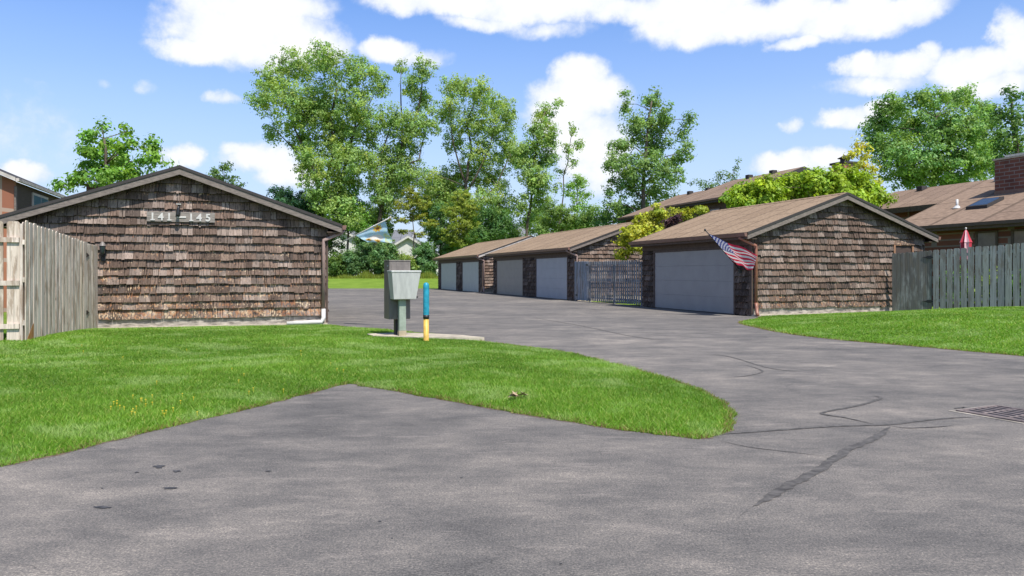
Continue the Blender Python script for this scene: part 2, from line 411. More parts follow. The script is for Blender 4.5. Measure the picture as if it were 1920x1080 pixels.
def lawn(name, poly, zf, grassname, dens_near, glabel):
    # triangulated turf sheet through tessellation of a grid clipped by the outline
    px = np.array([p[0] for p in poly]); py = np.array([p[1] for p in poly])
    import bmesh
    bm = bmesh.new()
    bvs = [bm.verts.new((x, y, 0)) for x, y in poly]
    f = bm.faces.new(bvs)
    bmesh.ops.triangulate(bm, faces=[f])
    x0, x1, y0, y1 = px.min(), px.max(), py.min(), py.max()
    for k in np.arange(x0 + .4, x1, .5):
        bmesh.ops.bisect_plane(bm, geom=bm.verts[:] + bm.edges[:] + bm.faces[:], plane_co=(k, 0, 0), plane_no=(1, 0, 0))
    for k in np.arange(y0 + .4, y1, .5):
        bmesh.ops.bisect_plane(bm, geom=bm.verts[:] + bm.edges[:] + bm.faces[:], plane_co=(0, k, 0), plane_no=(0, 1, 0))
    X = np.array([v.co.x for v in bm.verts]); Y = np.array([v.co.y for v in bm.verts]); Z = zf(X, Y)
    for v, z in zip(bm.verts, Z): v.co.z = z
    bmesh.ops.recalc_face_normals(bm, faces=bm.faces[:])
    me = bpy.data.meshes.new(name); bm.to_mesh(me); bm.free(); me.materials.append(M['lawn'])
    for p in me.polygons: p.use_smooth = True
    o = bpy.data.objects.new(name, me); COL.objects.link(o); tag(o, kind='structure')
    # blades
    n = int((x1 - x0) * (y1 - y0) * dens_near)
    x = rng.uniform(x0, x1, n); y = rng.uniform(y0, y1, n)
    dist = np.hypot(x, y)
    keep = (rng.random(n) < np.clip(9.0 / dist, .12, 1) ** 1.3) & (np.abs(x) < y * .80 + 4.0)
    x, y, dist = x[keep], y[keep], dist[keep]
    k = inside(poly, x, y); x, y, dist = x[k], y[k], dist[k]
    for (cx, cy, r) in pads:
        if cx is not None:
            k = ~inside(r, x, y); x, y, dist = x[k], y[k], dist[k]
    # ragged fringe along the outline
    P_ = np.array(poly); Q_ = np.roll(P_, -1, 0); ln_ = np.hypot(*(Q_ - P_).T); ne = int(ln_.sum() * 260)
    ii = rng.choice(len(P_), ne, p=ln_ / ln_.sum()); e = P_[ii] + (Q_ - P_)[ii] * rng.random((ne, 1)) + rng.normal(0, .013, (ne, 2))
    k = (np.abs(e[:, 0]) < e[:, 1] * .80 + 4.0) & (rng.random(ne) < np.clip(9 / np.hypot(e[:, 0], e[:, 1]), .2, 1)); e = e[k]
    x = np.concatenate([x, e[:, 0]]); y = np.concatenate([y, e[:, 1]]); dist = np.hypot(x, y)
    z = zf(x, y); n = len(x)
    ed = edge_dist(poly, x, y)
    # patchy height / colour
    pa = np.sin(x * 1.3 + 1.1 * np.sin(y * .9)) * .5 + np.sin(y * 1.7 + x * .6 + 2 * np.sin(x * .5)) * .5
    pb = np.sin(x * 4.1 + 2 * np.sin(y * 3.3)) * np.sin(y * 4.7 + 1.7 * np.sin(x * 2.9))
    h = (.022 + .022 * rng.random(n)) * (1 + .25 * pa + .2 * pb) * np.where(ed < .12, rng.choice([.6, .85, 1.25], n), 1)
    w = (.0026 + .0022 * rng.random(n)) * np.clip(dist / 7, 1, 3.0)
    az = rng.uniform(0, 2 * np.pi, n); lean = rng.uniform(.3, 1.6, n) * h
    la = rng.uniform(0, 2 * np.pi, n)
    bx, by = np.cos(az) * w, np.sin(az) * w
    V = np.empty((n, 3, 3))
    V[:, 0] = np.stack([x - bx, y - by, z - .004], 1); V[:, 1] = np.stack([x + bx, y + by, z - .004], 1)
    V[:, 2] = np.stack([x + np.cos(la) * lean, y + np.sin(la) * lean, z + h], 1)
    base = np.array([.23, .41, .045]); yel = np.array([.44, .50, .12]); dk = np.array([.13, .285, .026])
    t = np.clip(.5 + .28 * pa + .2 * pb + rng.normal(0, .25, n), 0, 1)[:, None]
    c = dk * (1 - t) + base * t
    sel = (rng.random(n) < .13)[:, None]; c = np.where(sel, yel * rng.uniform(.7, 1.2, (n, 1)), c)
    dry = ((ed < .06) & (rng.random(n) < .4))[:, None]; c = np.where(dry, np.array([.30, .21, .09]), c)
    pc = np.sin(x * 2.3 + 1.6 * np.sin(y * 1.9 + 1)) * np.sin(y * 2.9 + 1.4 * np.sin(x * 2.2)) + .6 * np.sin(x * 6.3 + 2 * np.sin(y * 5.1)) * np.sin(y * 7.1 + 2 * np.sin(x * 4.4))
    f = np.clip((pc - .15) * 1.3, 0, 1)[:, None] * .7; c = c * (1 - f) + np.array([.33, .44, .15]) * f
    c = c * np.clip(1 + .10 * pa + .12 * pc, .5, 1.5)[:, None]
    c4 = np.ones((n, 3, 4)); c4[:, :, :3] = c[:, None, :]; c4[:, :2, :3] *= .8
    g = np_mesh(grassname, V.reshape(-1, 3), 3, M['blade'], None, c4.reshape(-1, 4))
    tag(g, glabel, 'grass', kind='stuff')

def soil_rim(name, poly):
    mb = MB(); n = len(poly); vs = []; ok = []
    for i in range(n):
        p = Vector((*poly[i], 0)); d = Vector((*poly[(i + 1) % n], 0)) - Vector((*poly[i - 1], 0)); q = Vector((-d.y, d.x, 0)).normalized()
        a, b = random.uniform(-.01, .05), random.uniform(.05, .08)
        vs += [(p - q * a).to_tuple()[:2] + (.0022,), (p + q * b).to_tuple()[:2] + (.0022,)]; ok.append(p.y > 3 and p.length < 27)
    mb.add(vs, [(2 * i, 2 * i + 2, 2 * i + 3, 2 * i + 1) for i in range(n - 1) if ok[i] and ok[i + 1]])
    tag(mb.build(name, M['soil']), kind='structure')
soil_rim('soil_edge', left_poly); soil_rim('soil_edge', right_poly)
pad_px = [(688, 633), (745, 630.5), (800, 632), (865, 635.5), (908, 640), (880, 640.5), (800, 639.5), (700, 637.5)]
pad = G2(pad_px)
pads = [(0, 0, pad)]
lawn('lawn', left_poly, zl, 'grass', 5600, 'mown bright green grass on the island and in front of the left garage')
pads = []
lawn('verge_lawn', right_poly, zr, 'verge_grass', 3400, 'mown green grass below the right picket fence')

mb = MB(); mb.extr([(x, y, .0) for x, y in pad], (0, 0, .085))
tag(mb.build('concrete_pad', M['conc']), kind='structure')

# cracks (ribbons 4 mm above the asphalt), stains
def ribbon(mb, px, w, z=.004, jit=.2):
    pts = [gp(x, y) for x, y in px]; fine = []
    pts = [Vector((a, b, 0)) for a, b in catmull([(p.x, p.y) for p in pts], 4, False)] + [pts[-1]] if len(pts) > 3 else pts
    for i in range(len(pts) - 1):
        n = max(2, int((pts[i + 1] - pts[i]).length / .07))
        fine += [pts[i].lerp(pts[i + 1], k / n) for k in range(n)]
    fine.append(pts[-1]); n = len(fine); vs = []
    off = 0
    for i, p in enumerate(fine):
        d = fine[min(i + 1, n - 1)] - fine[max(i - 1, 0)]; q = Vector((-d.y, d.x, 0)).normalized()
        off = off * .85 + random.gauss(0, w * .07)
        e = min(1, (i + .3) / 9, (n - i - .7) / 9); ww = w * e * (1 + random.uniform(-jit, jit) * .7) / 2
        for s in (-1, 1):
            r = p + q * (off + s * ww); vs.append((r.x, r.y, z))
    mb.add(vs, [(2 * i, 2 * i + 1, 2 * i + 3, 2 * i + 2) for i in range(n - 1)])
mb = MB()
ribbon(mb, [(1672, 800), (1655, 815), (1620, 832), (1590, 848), (1560, 867), (1530, 886), (1505, 900), (1480, 913), (1450, 930), (1410, 950)], .075)
ribbon(mb, [(1345, 815), (1440, 808), (1560, 800), (1660, 797), (1720, 790), (1780, 785), (1830, 783)], .045, .0045)
ribbon(mb, [(1640, 796), (1580, 783), (1540, 775), (1600, 763), (1640, 752), (1652, 746), (1635, 742)], .04, .005)
ribbon(mb, [(1665, 797), (1700, 803), (1760, 801), (1790, 798)], .022, .0055)
ribbon(mb, [(1790, 767), (1808, 765), (1825, 769), (1862, 767), (1878, 770)], .085)
ribbon(mb, [(1345, 825), (1400, 838), (1480, 848), (1560, 857)], .014)
ribbon(mb, [(1320, 663), (1362, 668), (1400, 678), (1450, 692), (1545, 701)], .03)
ribbon(mb, [(1360, 708), (1400, 705), (1430, 696), (1395, 684)], .03, .0045)
ribbon(mb, [(1000, 596), (1090, 611), (1180, 630), (1260, 640)], .035)
ribbon(mb, [(1410, 950), (1395, 962), (1378, 976)], .008, .0045)
ribbon(mb, [(0, 1056), (60, 1062), (90, 1078)], .008)
tag(mb.build('asphalt_cracks', M['tar']), kind='structure')
mb = MB()
for x, y, rx, ry in [(298, 876, 14, 5), (331, 884, 11, 3), (257, 886, 5, 2), (503, 884, 7, 2), (192, 952, 22, 4), (318, 916, 18, 3), (191, 916, 4, 1.5), (712, 978, 4, 2), (1052, 1058, 5, 2), (735, 1010, 3, 1.5), (865, 896, 4, 1.5)]:
    n = 14; pts = []
    for k in range(n):
        t = 2 * math.pi * k / n; r = random.uniform(.35, 1.1)
        p = gp(x + rx * r * math.cos(t), y + ry * .75 * r * math.sin(t)); pts.append((p.x, p.y, .004))
    mb.add(pts, [list(range(n))[::-1]])
tag(mb.build('asphalt_stains', M['oil']), kind='structure')

# storm drain grate
gc = gp(1893, 777); g = thing('drain_grate', 'rusty square iron storm drain grate set in the cracked asphalt', 'drain grate', (gc.x, gc.y, 0), .45)
mb = MB(); mb.box(-.38, .38, -.38, .38, -.02, .005); mb.build('collar', M['block'], g)
mb = MB(); mb.box(-.30, .30, -.30, .30, .0055, .008); mb.build('pit_shade', M['black'], g)  # flat black sheet on the asphalt, painted shade in place of a hollow
mb = MB()
for s in (-1, 1):
    mb.box(s * .312 - .018, s * .312 + .018, -.33, .33, .006, .017); mb.box(-.293, .293, s * .312 - .018, s * .312 + .018, .006, .0165)
mb.build('frame', M['iron'], g)
mb = MB()
for k in range(6): mb.box(-.245 + k * .098 - .019, -.245 + k * .098 + .019, -.293, .293, .009, .013)
for k in (-.12, .12): mb.box(-.29, .29, k - .016, k + .016, .0095, .0125)
mb.build('bars', M['iron'], g)

# ------------------------------------------------------------------ garages
def shake_wall(mb, O, U, Nn, W, z0, top, exp=.212, weather=0.0, xs=(None, None), dark=1.0):
    """courses of single split shakes along U from O"""
    O = Vector(O); U = Vector(U); Nn = Vector(Nn); Zv = Vector((0, 0, 1))
    x_lo, x_hi = (xs[0] or 0), (xs[1] if xs[1] is not None else W)
    zmax = max(top(x_lo + (x_hi - x_lo) * k / 20) for k in range(21)); nrow = int((zmax - z0) / exp) + 1
    ph = random.uniform(0, 9); wpatch = lambda xx, rr: math.sin(xx * 2.1 + rr * .9 + ph) + math.sin(xx * 4.3 - rr * 1.7 + 2 * ph) > .75
    for r in range(nrow):
        zr_ = z0 + r * exp; rowoff = random.uniform(-.012, .012); x = x_lo
        hfrac = (zr_ - z0) / 2.6
        board_end = -1; bb = bk = 0; bg = 1; bt = .06
        while x < x_hi - .01:
            w = random.choice([.05, .06, .075, .09, .12, .16]) * random.uniform(.85, 1.2)
            if x_hi - x - w < .05: w = x_hi - x
            xl, xr = x, x + w - random.choice([.003, .004, .006, .009, .014]); x += w
            if xl > board_end: board_end = xl + random.uniform(.12, .34); bb = random.gauss(0, .009); bk = random.random(); bg = random.uniform(.38, .84); bt = random.uniform(.068, .096)
            b = zr_ + rowoff + bb + random.gauss(0, .003) - (random.uniform(.01, .03) if random.random() < .03 else 0)
            tl, tr = min(zr_ + exp + .03, top(xl)), min(zr_ + exp + .03, top(xr))
            if tl < b + .02 and tr < b + .02: continue
            tl, tr = max(tl, b + .015), max(tr, b + .015)
            tb = bt + random.uniform(-.007, .007)
            g = bg * random.uniform(.80, 1.16)
            if bk < .52: c = (.265 * g, .182 * g, .140 * g)
            elif bk < .84: c = (.385 * g, .292 * g, .240 * g)
            elif bk < .93: c = (.20 * g, .148 * g, .122 * g)
            else: c = (.265 * g, .185 * g, .140 * g)
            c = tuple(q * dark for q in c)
            we = weather * (max(.12, 1 - hfrac * 1.15) + (random.uniform(.2, .6) if wpatch(xl, r) else 0))
            lo = weather * max(0, .55 - hfrac * 3.0)
            P = lambda xx, zz, nn: O + U * xx + Zv * zz + Nn * nn
            tw = random.gauss(0, .004)
            vs = [P(xl, b, tb + tw), P(xr, b + random.gauss(0, .003), tb - tw), P(xr, tr, .008), P(xl, tl, .008), P(xl, b, .002), P(xr, b, .002), P(xr, tr, .002), P(xl, tl, .002)]
            mb.add(vs[:4], [(0, 1, 2, 3)], ((*c, lo), (*c, lo), (*c, we), (*c, we)))
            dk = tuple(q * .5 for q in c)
            mb.add(vs, [(4, 0, 3, 7), (1, 5, 6, 2)], (*dk, 0)); mb.add(vs[:2] + vs[4:6], [(2, 3, 1, 0)], (.035, .023, .02, 0))  # butt undersides near black: dark end grain plus painted shade under each course

def garage(label, loc, Lg, doors, front_door=None, W=7.2, spout=None, seen_wall='left', weather=.9, rot=TH, fascia='fascia', dark=1.0, ext=False):
    t = thing('garage', label, 'garage', loc, rot)
    PK = 4.02; SL = .35
    rz = lambda x: PK - SL * abs(x - W / 2)           # roof deck underside top line
    wt = lambda x: rz(x) - .06
    # sheathing body
    mb = MB()
    mb.extr([(.02, .02, .12), (W - .02, .02, .12), (W - .02, .02, wt(W) - .02), (W / 2, .02, wt(W / 2) - .02), (.02, .02, wt(0) - .02)], (0, Lg - .04, 0))
    body = mb.build('sheathing', M['back'], t)
    # foundation
    mb = MB()
    mb.box(.0, W, -.0, .25, -.02, .31); mb.box(.0, W, Lg - .25, Lg, -.02, .31)
    mb.box(W - .25, W, .252, Lg - .252, -.02, .26)
    mb.build('foundation', M['block'], t)
    mb = MB(); mb.box(-.02, W + .02, -.16, -.002, -.03, .06); mb.build('footing', M['conc'], t)
    # front gable
    mb = MB()
    fd = front_door
    top = wt
    if fd:
        tf = lambda x: wt(x) if not (fd[0] - .1 < x < fd[1] + .1) else wt(x)
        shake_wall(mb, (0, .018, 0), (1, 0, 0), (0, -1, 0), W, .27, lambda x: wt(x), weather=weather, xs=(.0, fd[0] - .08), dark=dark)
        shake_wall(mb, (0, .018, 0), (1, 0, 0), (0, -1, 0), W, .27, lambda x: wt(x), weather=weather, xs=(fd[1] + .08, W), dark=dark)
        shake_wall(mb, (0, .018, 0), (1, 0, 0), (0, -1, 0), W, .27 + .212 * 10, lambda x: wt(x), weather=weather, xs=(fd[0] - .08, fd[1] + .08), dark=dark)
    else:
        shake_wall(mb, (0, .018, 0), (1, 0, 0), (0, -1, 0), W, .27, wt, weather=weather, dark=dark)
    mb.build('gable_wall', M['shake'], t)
    # rear gable
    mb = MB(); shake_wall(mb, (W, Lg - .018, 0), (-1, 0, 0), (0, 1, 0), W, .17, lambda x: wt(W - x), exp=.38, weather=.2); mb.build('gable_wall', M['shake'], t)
    # door side (local x = 0, seen from -x) and plain side
    if doors:
        edges = [0.03] + [e for d in doors for e in (d[0] - .09, d[1] + .09)] + [Lg - .03]
        for i in range(0, len(edges), 2):
            if edges[i + 1] - edges[i] > .1:
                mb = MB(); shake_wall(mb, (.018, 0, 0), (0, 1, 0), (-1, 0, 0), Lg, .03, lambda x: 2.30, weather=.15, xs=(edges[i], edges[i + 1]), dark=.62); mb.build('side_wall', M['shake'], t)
        mb = MB(); mb.box(-.03, .016, .0, Lg, 2.31, 2.52); mb.build('header_board', M['trim'], t)
        for d in doors:
            dm = MB(); n = 4; hh = 2.2 / n
            for k in range(n):
                dm.box(.0, .03, d[0], d[1], .02 + k * hh + .003, .02 + (k + 1) * hh - .003)
                dm.box(.004, .03, d[0], d[1], .02 + (k + 1) * hh - .003, .02 + (k + 1) * hh + .003) if k < n - 1 else None
            dd = dm.build('garage_door', M[d[2]], t, .004)
            fr = MB()
            fr.box(-.035, .012, d[0] - .088, d[0] - .001, 0, 2.305); fr.box(-.035, .012, d[1] + .001, d[1] + .088, 0, 2.305)
            fr.box(-.034, .012, d[0] - .001, d[1] + .001, 2.222, 2.304); fr.build('door_frame', M['trim'], dd)
            sl = MB(); sl.box(-.012, -.001, d[0] + .02, d[1] - .02, .0, .03); sl.build('weather_seal', M['black'], dd)
    else:
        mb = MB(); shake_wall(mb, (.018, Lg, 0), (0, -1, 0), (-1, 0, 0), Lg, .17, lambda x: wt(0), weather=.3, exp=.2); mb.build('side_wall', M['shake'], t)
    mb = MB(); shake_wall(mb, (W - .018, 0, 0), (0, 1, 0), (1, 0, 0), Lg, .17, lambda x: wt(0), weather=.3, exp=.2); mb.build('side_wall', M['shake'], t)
    # corner boards
    for x0 in (-.045, W - .0):
        mb = MB(); mb.box(x0, x0 + .045, -.045, .1, .06, wt(0) - .1); mb.build('corner_board', M['trim'], t)
    # roof
    OE, OR, TK = .38, .30, .07
    zt = lambda x: PK + .08 - SL * abs(x - W / 2)
    mb = MB()
    for s in (0, 1):
        xe = -OE if s == 0 else W + OE
        poly = [(xe, -OR, zt(xe)), (W / 2, -OR, zt(W / 2)), (W / 2, -OR, zt(W / 2) - TK), (xe, -OR, zt(xe) - TK)]
        n = len(poly)
        mb.extr(poly if s == 0 else poly[::-1], (0, Lg + 2 * OR, 0))
    rf = mb.build('roof', M['roof'], t)
    mb = MB()
    for k in range(int((Lg + 2 * OR) / .3)):
        y0 = -OR + k * .3
        for s in (-1, 1):
            p = [(W / 2, y0, zt(W / 2) + .012), (W / 2, y0 + .31, zt(W / 2) + .022), (W / 2 + s * .16, y0 + .31, zt(W / 2 + .16) + .018), (W / 2 + s * .16, y0, zt(W / 2 + .16) + .008)]
            mb.add(p, [(0, 1, 2, 3) if s < 0 else (3, 2, 1, 0)])
    mb.build('ridge_cap', M['roof'], rf)
    for yy, dy in ((-OR - .022, .02), (Lg + OR + .002, .02)):   # dark drip edge above the rake boards
        mb = MB()
        for s in (0, 1):
            xe = -OE - .01 if s == 0 else W + OE + .01
            mb.extr([(xe, yy, zt(xe) + .004), (W / 2, yy, zt(W / 2) + .004), (W / 2, yy, zt(W / 2) - TK), (xe, yy, zt(xe) - TK)][::(1 if s == 0 else -1)], (0, dy, 0))
        mb.build('drip_edge', M['edge'], rf)
    # rake boards
    for yy in (-OR, Lg + OR - .04):
        for s in (0, 1):
            xe = -OE if s == 0 else W + OE
            mb = MB()
            poly = [(xe, yy, zt(xe) - TK - .002), (W / 2, yy, zt(W / 2) - TK - .002), (W / 2, yy, zt(W / 2) - TK - .155), (xe, yy, zt(xe) - TK - .155)]
            mb.extr(poly[::(1 if s == 0 else -1)], (0, .04, 0)); mb.build('rake_board', M[fascia], t)
    # soffits
    mb = MB()
    mb.box(-OE, .0, -OR + .042, Lg + OR - .042, zt(-OE) - TK - .15, zt(-OE) - TK - .13)
    mb.build('soffit', M['soffit'], t); mb = MB()
    mb.box(W, W + OE, -OR + .042, Lg + OR - .042, zt(-OE) - TK - .15, zt(-OE) - TK - .13)
    mb.build('soffit', M['soffit'], t)
    for xe, s in ((-OE, -1), (W + OE, 1)):
        z = zt(-OE) - TK; mb = MB()
        mb.box(min(xe, xe + s * .025), max(xe, xe + s * .025), -OR + .01, Lg + OR - .01, z - .15, z + .03)
        mb.build('fascia_board', M['trim'], t)
    for xe, s in ((-OE - .027, -1), (W + OE + .027, 1)):
        z = zt(-OE) - TK; a0, a1 = sorted((xe, xe + s * .11)); mb = MB()
        mb.hexa([(a0 + (.03 if s < 0 else 0), -OR, z - .07), (a1 - (.03 if s > 0 else 0), -OR, z - .07), (a1 - (.03 if s > 0 else 0), Lg + OR, z - .07), (a0 + (.03 if s < 0 else 0), Lg + OR, z - .07),
                 (a0, -OR, z + .045), (a1, -OR, z + .045), (a1, Lg + OR, z + .045), (a0, Lg + OR, z + .045)])
        mb.build('gutter', M['gutter'], t)
    if spout:
        x, m_, side = spout
        zg = zt(-OE) - TK - .08; s = -1 if x < W / 2 else 1
        mb = MB()
        xe = -OE - .08 if s < 0 else W + OE + .08
        mb.tube([(xe, .05, zg), (xe - s * .08, -.05, zg - .08), (x, -.13, zg - .28), (x, -.13, zg - .4), (x, -.13, .42)], .048, 8)
        sp = mb.build('downspout', M[m_], t)
        mb = MB()
        if ext:
            mb.tube([(x, -.13, .44), (x, -.15, .2), (x - .06, -.2, .09), (x - .5, -.26, .09), (x - .95, -.30, .08)], [.058, .062, .065, .06, .055], 8)
            mb.build('splash_pipe', M['white'], sp)
        else:
            mb.tube([(x, -.13, .44), (x - s * .0, -.15, .3), (x - s * -.05, -.24, .12), (x - s * -.06, -.30, .04)], .055, 8)
            mb.build('elbow', M[m_], sp)
    if fd:
        dm = MB(); dm.box(fd[0], fd[1], -.005, .018, .1, fd[2]); dd = dm.build('entry_door', M['siding'], t)
        fr = MB(); fr.box(fd[0] - .08, fd[0] - .001, -.05, .017, .1, fd[2] + .08); fr.box(fd[1] + .001, fd[1] + .08, -.05, .017, .1, fd[2] + .08)
        fr.box(fd[0] - .001, fd[1] + .001, -.05, .017, fd[2] + .001, fd[2] + .079); fr.build('door_frame', M['trim_o'], dd)
    return t

LGAR = garage('cedar shingle garage with house numbers on its gable and a white splash pipe', LG, 11.0, [], spout=(7.12, 'spout_b', 1), weather=1.0, ext=True)
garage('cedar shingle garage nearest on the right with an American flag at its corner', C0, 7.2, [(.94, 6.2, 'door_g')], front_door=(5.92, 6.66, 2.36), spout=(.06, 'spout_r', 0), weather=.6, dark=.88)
garage('cedar shingle garage in the row behind the open picket fence, beige and white doors', C0 + A * 14.2, 13.8, [(.95, 5.5, 'door_w'), (7.8, 13.0, 'door_b')], spout=(.06, 'spout_b', 0), weather=.2, fascia='fascia')
C3 = Vector((-2.08, 52.2, 0))
garage('farthest cedar shingle garage in the row with two pale grey doors', C3, 13.8, [(.95, 5.5, 'door_s'), (7.4, 12.7, 'door_s')], spout=(.06, 'spout_b', 0), weather=.2, fascia='fascia_w')

# house number sign, spotlight, lantern on the left garage (local frame of LG)
LGM = Matrix.Translation(LG) @ Matrix.Rotation(TH, 4, 'Z')
def lg(x, y, z): return LGM @ Vector((x, y, z))
sg = thing('number_sign', 'weathered board reading 141 - 145 high on the left garage gable', 'sign', lg(3.62, -.09, 2.82), TH)
mb = MB(); mb.box(-.79, .79, -.015, .02, -.125, .125); mb.build('board', simple('sign_board', (.27, .235, .205), .85, .3, 3, bmp=.4, stretch=(2, 8, 16)), sg, .003)
for bx in (-.55, .55):
    mb = MB(); mb.box(bx - .05, bx + .05, .021, .07, -.08, .08); mb.build('batten', M['trim'], sg)
def glyph(ch):
    cu = bpy.data.curves.new('digit', 'FONT'); cu.body = ch; cu.size = .26; cu.extrude = .008; cu.align_x = 'CENTER'; cu.offset = .006
    o = bpy.data.objects.new('tmp', cu); COL.objects.link(o)
    dg = bpy.context.evaluated_depsgraph_get(); me = bpy.data.meshes.new_from_object(o.evaluated_get(dg)); bpy.data.objects.remove(o)
    me.materials.clear(); me.materials.append(M['white']); return me
for ch, x in (('1', -.66), ('4', -.47), ('1', -.28), ('1', .23), ('4', .42), ('5', .63)):
    me = glyph(ch); o = bpy.data.objects.new('digit', me); COL.objects.link(o); o.parent = sg
    # serif foot and flag for the ones
    o.location = (x, -.024, -.09); o.rotation_euler = (R(90), 0, 0)
    if ch == '1':
        mb = MB(); mb.box(-.05, .05, -.008, .008, -.005, .02); s = mb.build('serif', M['white'], o); s.rotation_euler = (R(-90), 0, 0); s.location = (0.005, 0, .001)
mb = MB(); mb.box(-.10, .11, -.03, -.016, -.022, .022); mb.build('dash', M['white'], sg)
sl = thing('spotlight', 'small black spotlight hanging in front of the house number sign', 'lamp', lg(3.585, -.06, 3.12), TH)
mb = MB(); mb.box(-.06, .06, .0, .05, -.07, .07); mb.build('bracket', M['trim'], sl, .004)
mb = MB(); mb.tube([(0, 0, .02), (0, -.12, .04), (-.01, -.19, -.02)], .014, 8); mb.build('arm', M['black'], sl)
mb = MB(); mb.tube([(-.01, -.19, -.02), (-.02, -.19, -.10), (-.03, -.17, -.24), (-.035, -.165, -.30)], [.022, .034, .048, .05], 12); mb.build('head', M['black'], sl)
mb = MB(); mb.box(-.065, .045, -.24, -.13, .0, .02); mb.build('cap', M['white'], sl)
la = thing('wall_lantern', 'dark coach lantern on the left garage wall above the wooden gate', 'lantern', lg(1.86, -.05, 2.02), TH)
mb = MB(); mb.box(-.05, .05, -.02, .05, -.32, .10); mb.build('backplate', M['black'], la, .004)
mb = MB(); mb.lathe([(.0, .16), (.03, .14), (.085, .06), (.09, .045)], 8, (0, -.13, 0)); mb.build('cap', M['mb_dark'], la)
mb = MB(); mb.lathe([(.075, .045), (.055, -.12), (.03, -.15), (0, -.16)], 8, (0, -.13, 0)); mb.build('shade', M['glass'], la)
mb = MB(); mb.tube([(0, -.02, -.22), (0, -.11, -.2), (0, -.13, -.15)], .012, 6); mb.build('arm', M['black'], la)

# ------------------------------------------------------------------ fences and gates
def fcol(base, g=.26):
    k = random.uniform(1 - g, 1 + g); return (base[0] * k, base[1] * k, base[2] * k * random.uniform(.94, 1.04), 0)
def boards(mb, P, D, Nn, t0, t1, zb, zt, w, pitch, base, off=0.0, dog=True, thick=.018, g=.18):
    t = t0
    while t < t1 - .02:
        ww = min(w, t1 - t) * random.uniform(.97, 1.0); c = fcol(base, g)
        b0 = zb(t) + random.uniform(-.012, .012); top = zt(t) + random.uniform(-.012, .012); ct = .03 if dog else 0
        o = P + D * t + Nn * (off + random.uniform(-.003, .003))
        pr = [(0, b0), (ww, b0), (ww, top - ct), (ww - ct, top), (ct, top), (0, top - ct)]
        mb.extr([o + D * x + Vector((0, 0, z)) for x, z in pr], Nn * thick, c)
        t += pitch
def fence(label, P, D, length, zb, zt, w, pitch, base, m, both=True, rails=(.3, 1.1, 1.8), posts=None, t0=0.0, side=1, group=None):
    """shadow-box fence; Nn points to the camera side"""
    Nn = Vector((D.y, -D.x, 0)) * side
    th = thing('fence', label, 'fence', P, 0, group)
    O = Vector((0, 0, 0))
    mb = MB(); boards(mb, O, D, Nn, t0, length, zb, zt, w, pitch, base, .022); mb.build('board_panel', m, th)
    if both:
        mb = MB(); boards(mb, O, D, Nn, t0 + pitch / 2, length - pitch / 2, zb, zt, w, pitch, base, -.062); mb.build('board_panel', m, th)
    for h in rails:
        mb = MB(); z0, z1 = zb(t0) + h, zb(length) + h; a, b = D * t0, D * length
        q = Nn * .018
        mb.hexa([a - q + Vector((0, 0, z0)), b - q + Vector((0, 0, z1)), b + q + Vector((0, 0, z1)), a + q + Vector((0, 0, z0)),
                 a - q + Vector((0, 0, z0 + .09)), b - q + Vector((0, 0, z1 + .09)), b + q + Vector((0, 0, z1 + .09)), a + q + Vector((0, 0, z0 + .09))], fcol(base))
        mb.build('rail', m, th)
    for t in posts or []:
        mb = MB(); o = D * t; k = .045
        z1 = zt(t) - .06
        q = [o - D * k - Nn * (k + .022) , o + D * k - Nn * (k + .022), o + D * k - Nn * .021, o - D * k - Nn * .021]
        mb.hexa([p + Vector((0, 0, -.2)) for p in q] + [p + Vector((0, 0, z1)) for p in q], fcol(base)); mb.build('post', m, th)
    return th
def gate(label, P, D, w, zb, zt, bw, base, m, hinges, side=1):
    Nn = Vector((D.y, -D.x, 0)) * side
    th = thing('gate', label, 'gate', P)
    mb = MB(); boards(mb, Vector((0, 0, 0)), D, Nn, 0, w, zb, zt, bw - .004, bw, base, .0); mb.build('board_panel', m, th)
    for h in (.35, 1.6):
        mb = MB(); a, b = D * .03 + Vector((0, 0, zb(0) + h)), D * (w - .03) + Vector((0, 0, zb(w) + h))
        mb.hexa([a - Nn * .04, b - Nn * .04, b - Nn * .001, a - Nn * .001, a - Nn * .04 + Vector((0, 0, .09)), b - Nn * .04 + Vector((0, 0, .09)), b - Nn * .001 + Vector((0, 0, .09)), a - Nn * .001 + Vector((0, 0, .09))], fcol(base))
        mb.build('rail', m, th)
    for t, z in hinges:
        mb = MB(); o = D * t + Nn * .019 + Vector((0, 0, z)); n = Nn * .012
        mb.extr([o + D * x + Vector((0, 0, zz)) for x, zz in [(-.22, .0), (-.1, -.02), (-.05, -.05), (.05, -.05), (.1, -.02), (.16, 0), (.1, .02), (.05, .05), (-.05, .05), (-.1, .02)]], n)
        mb.build('hinge', M['black'], th)
    return th
warm = (.56, .47, .385); cool = (.17, .155, .15); coolb = (.31, .305, .305)
P0 = Vector((-10.16, 18.02, 0)); P1 = Vector((-9.06, 13.65, 0)); D1 = (P1 - P0).normalized(); Lf = (P1 - P0).length
ztl = lambda t: 2.06 + .32 * t / Lf
zbl = lambda t: .03 + .10 * t / Lf
gate('sunlit weathered cedar gate against the left garage wall', P0, D1, .95, zbl, ztl, .155, warm, M['wood'], [(.9, .48), (.9, 1.82)], side=-1)
fl = fence('tall sunlit weathered cedar fence running forward from the left garage', P0, D1, Lf, zbl, ztl, .165, .20, warm, M['wood'], posts=(1.05, 2.8, Lf - .06), t0=.97, side=-1)
mb = MB(); Nn = Vector((-D1.y, D1.x, 0)) ; Nn = Nn if Nn.x > 0 else -Nn
o = D1 * (Lf - .36) + Nn * .0445
